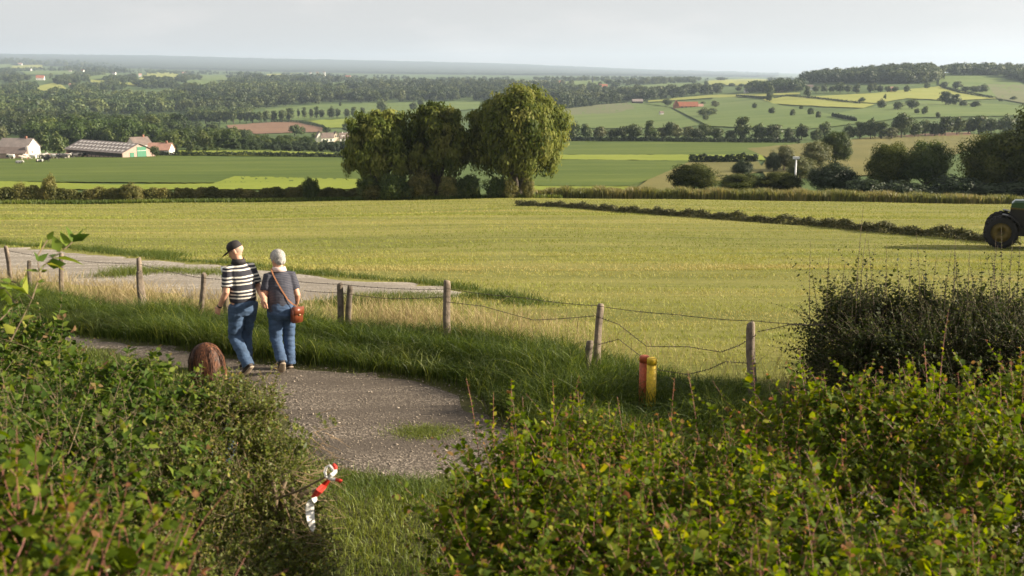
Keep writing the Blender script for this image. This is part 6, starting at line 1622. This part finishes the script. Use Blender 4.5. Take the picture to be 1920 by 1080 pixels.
# red-roofed farm on the right slope
Yr = on_px(1290, 203); kr = Yr / F
rfm = thing("red_roofed_farm", "long farm with bright orange red roofs on the right slope", "farm", onground(float(st(1288, 203)[0]) * Yr, Yr), rad(3))
gable(rfm, -17 * kr, 20 * kr, -3 * kr, 5 * kr, 4.5 * kr, 12 * kr, M_bricr, M_roofr, 'x'); gable(rfm, -25 * kr, -16 * kr, -5 * kr, 5 * kr, 6 * kr, 14.5 * kr, M_bricr, M_roofr, 'y'); gable(rfm, 20 * kr, 30 * kr, -2 * kr, 4 * kr, 4 * kr, 8 * kr, M_bricr, M_roofp, 'x')
for x in (-10, -2, 6, 14): panel(rfm, "door", (x * kr, -3 * kr - .08, 1.8 * kr), (3.2 * kr, .2, 3.4 * kr), M_timb)
# scattered far houses
for px, base, rzd, l, w, e, rg, wall, roof, lab in [
    (76, 150, 10, 36, 18, 10, 22, M_wallw, M_roofr, "far house with a bright orange red roof on the upper left plain"),
    (138, 163, 0, 32, 16, 9, 14, M_wallc, M_roofp, "far long cream house below the orange roofed one"),
    (180, 128, 0, 40, 22, 14, 24, M_wallw, M_roofp, "far pale house at the foot of the dark ridge, upper left"),
    (38, 122, 5, 40, 22, 12, 22, M_wallw, M_roofp, "far pale house under the ridge near the left edge"),
    (57, 134, -20, 22, 16, 12, 22, M_wallw, M_roofd, "far small white house among trees near the left edge"),
    (132, 136, 10, 18, 14, 12, 20, M_wallw, M_roofd, "tiny far white gable left of the tree belt"),
    (155, 136, -15, 24, 16, 12, 22, M_wallw, M_roofr, "far white house with a reddish roof in the tree belt"),
    (248, 145, 0, 46, 18, 9, 18, M_wallc, M_roofr, "far long farm with reddish roofs amid fields, upper left"),
    (263, 144, 20, 18, 14, 12, 20, M_wallw, M_roofp, "far white house at the right end of the reddish farm"),
    (214, 140, -10, 24, 16, 10, 20, M_wallw, M_roofd, "far white house with a dark roof on the small rise"),
    (118, 147, 0, 30, 16, 8, 12, M_wallw, M_roofg, "far pale flat shed right of the orange roofed house"),
    (440, 165, 0, 34, 16, 9, 18, M_wallc, M_roofr, "far farm with a red roof in the middle plain"),
    (345, 140, 10, 26, 18, 12, 20, M_wallw, M_roofp, "far white house by the middle fields"),
    (653, 149, 0, 34, 20, 14, 26, M_wallw, M_roofr, "far white house with red roof in the plain village"),
    (582, 148, 0, 14, 14, 40, 46, M_wallw, M_roofg, "left tower block of the three in the far plain"),
    (595, 148, 0, 14, 14, 42, 48, M_wallc, M_roofg, "middle tower block of the three in the far plain"),
    (608, 148, 0, 14, 14, 44, 50, M_wallw, M_roofg, "right tower block of the three in the far plain"),
    (1049, 159, 0, 38, 18, 8, 18, M_wallw, M_roofr, "far house with a red roof right of the tallest willow's top"),
    (1131, 167, 5, 30, 14, 9, 18, M_wallw, M_roofr, "white far house with a red roof right of a dark tree clump"),
    (1118, 170, -5, 16, 12, 8, 14, M_wallw, M_roofd, "far small white shed next to the white red roofed house"),
    (1195, 194, 3, 24, 12, 5, 10, M_timb, M_roofg, "grey barn beside the wood on the middle slope"),
    (1400, 174, 5, 12, 9, 6, 10, M_wallw, M_roofd, "white house in the village row below the wooded hill"),
    (1465, 172, 0, 20, 10, 7, 11, M_wallc, M_roofd, "cream house among the village trees on the right slope"),
    (1518, 169, 0, 14, 10, 7, 12, M_wallw, M_roofd, "small white house between trees left under the wooded hill"),
    (1670, 173, 0, 16, 10, 6, 11, M_brick, M_roofp, "brick house at the right end of the village row"),
    (1832, 233, 0, 5, 4, 3, 5, M_wallw, M_roofd, "tiny white hut in the trees above the ripe field"),
    (1240, 216, 20, 6, 5, 4, 6.5, M_wallw, M_roofd, "white gable peeping from the roadside tree row"),
    (120, 222, 15, 9, 7, 6, 10, M_brick, M_roofr, "orange roof end showing in the left wood")]:
    house("far_house", lab, "house", px, base, None, rad(rzd), l * .62, w * .62, e * .62, rg * .62, wall, roof, False, 2)
# church spires
for px, top, base, lab, col in [(845, 153, 168, "pale church spire rising from the wood left of the tallest willow", (.55, .56, .55)), (1111, 141, 156, "dark church spire of the far village, right of the willows", (.10, .10, .12))]:
    Yc = on_px(px, base); p = onground(float(st(px, base)[0]) * Yc, Yc); h = CAM_Z - float(st(px, top)[1]) * Yc - p[2]
    r = thing("church_tower", lab, "church", p)
    m = plain("church_stone", col, rough=.8, var=.08); w = 2.6 * Yc / F
    g = Geo(); g.box((0, 0, h * .25 - 1), (w, w, h * .5 + 2)); g.build("tower", m, r)
    g = Geo(); g.loft([[(a * w / 2, b * w / 2, h * .5) for a, b in ((-1, -1), (1, -1), (1, 1), (-1, 1))], [(a * w / 2 * .9, b * w / 2 * .9, h * .55) for a, b in ((-1, -1), (1, -1), (1, 1), (-1, 1))], [(a * .1, b * .1, h) for a, b in ((-1, -1), (1, -1), (1, 1), (-1, 1))]]); g.build("spire", m, r)

# ------------------------------------------------------------------ cows
def cow_mesh(name, mat, lying=False):
    g = Geo(); dz = -.55 if lying else 0
    ring = lambda x, z, ry, rz_: [(x, ry * math.cos(q), z + dz + rz_ * math.sin(q)) for q in [2 * math.pi * i / 12 for i in range(12)]]
    g.loft([ring(-.95, 1.12, .10, .16), ring(-.88, 1.08, .26, .30), ring(-.5, 1.02, .34, .38), ring(0, .98, .37, .42), ring(.45, 1.02, .33, .40), ring(.72, 1.10, .24, .34), ring(.95, 1.22, .15, .22), ring(1.15, 1.33, .13, .16), ring(1.28, 1.32, .12, .15), ring(1.5, 1.14, .09, .10), ring(1.58, 1.08, .06, .07)])
    if not lying:
        for x, y in ((-.72, .2), (-.72, -.2), (.55, .18), (.55, -.18)):
            k = .06 if x < 0 else -.03
            g.tube([(x, y, .95), (x - k, y, .55), (x + k, y, .30), (x, y, .0)], [.14, .085, .06, .07], 7)
    for y in (-.16, .16): g.tube([(1.2, y * .7, 1.40 + dz), (1.18, y * 1.9, 1.42 + dz)], [.05, .03], 5)
    g.tube([(-.95, 0, 1.2 + dz), (-1.05, 0, .9 + dz), (-1.04, .02, .5 + dz * .7)], [.035, .025, .04], 5)
    return g.mesh(name, mat, True)
def patched(name, a, b, sc):
    m, nt, out = new_mat(name); t = N(nt, "ShaderNodeTexCoord"); n = N(nt, "ShaderNodeTexNoise", Scale=sc, Detail=2.0)
    oi = N(nt, "ShaderNodeObjectInfo"); ad = N(nt, "ShaderNodeVectorMath", operation='ADD')
    nt.links.new(t.outputs['Object'], ad.inputs[0]); nt.links.new(oi.outputs['Location'], ad.inputs[1]); nt.links.new(ad.outputs[0], n.inputs['Vector'])
    r = ramp(nt, n.outputs[0], [(.48, a), (.52, b)]); p = N(nt, "ShaderNodeBsdfPrincipled", Roughness=.8)
    nt.links.new(r.outputs[0], p.inputs['Base Color']); nt.links.new(p.outputs[0], out.inputs[0]); return m
cows = {"white": cow_mesh("cow_white", patched("hide_white", (.80, .76, .70), (.72, .66, .58), 1.5)), "pied": cow_mesh("cow_pied", patched("hide_pied", (.68, .64, .58), (.03, .028, .027), 1.3)),
        "brown": cow_mesh("cow_brown", patched("hide_brown", (.30, .13, .07), (.62, .55, .48), 1.2)), "black": cow_mesh("cow_black", plain("hide_black", (.025, .023, .022), rough=.7, var=.2)), "lying": cow_mesh("cow_lying", patched("hide_pied2", (.66, .62, .56), (.03, .028, .027), 1.3), True)}
rc = random.Random(12)
for px, base, kind in [(13, 294, "white"), (30, 295, "pied"), (46, 301, "brown"), (36, 307, "lying"), (54, 298, "white"), (59, 297, "white"), (63, 299, "white"), (68, 296, "white"), (72, 297, "pied"), (75, 304, "lying"), (78, 296, "white"), (83, 296, "white"), (88, 297, "pied"), (92, 299, "black"),
                       (96, 297, "brown"), (100, 297, "brown"), (104, 298, "white"), (109, 298, "pied"), (116, 299, "black"), (121, 298, "black"), (126, 297, "white"), (131, 296, "brown"), (136, 296, "pied"), (141, 296, "black"), (149, 295, "black"), (160, 294.5, "black"), (171, 294, "lying"), (201, 294, "lying"), (88, 304, "black"), (22, 298, "white")]:
    lab = {"white": "whitish cow standing in the dense herd on the left pasture", "pied": "black and white cow standing in the herd on the left pasture", "brown": "brown and white cow standing in the herd on the left pasture",
           "black": "all black cow at the herd's edge on the left pasture", "lying": "pied cow lying down on the open left pasture"}[kind]
    p = gnd(px, base + .8); o = link("cow", cows[kind], None, p)
    o.rotation_euler = (0, 0, rc.choice([0.2, 3.0, 1.0, 2.2, -0.4, 3.6])); o.scale = (1.45,) * 3
    tag(o, lab, "cow", "herd of cows on the left pasture, " + kind)
# ------------------------------------------------------------------ the air
def haze():
    m, nt, out = new_mat("haze")
    v = N(nt, "ShaderNodeVolumePrincipled")
    v.inputs['Color'].default_value = (.66, .81, 1.0, 1)
    v.inputs['Density'].default_value = 0.72e-4
    v.inputs['Anisotropy'].default_value = 0.2
    nt.links.new(v.outputs[0], out.inputs['Volume'])
    zmin = float(ZZ.min()) - 1.0
    zmax = max(float(ZZ.max()), CAM_Z) + 30
    g = Geo(); x = 28000
    y0, y1 = -60.0, 21500.0
    g.box((0, (y0 + y1) / 2, (zmin + zmax) / 2), (2 * x, y1 - y0, zmax - zmin))
    tag(g.build("haze", m), kind='stuff')
haze()
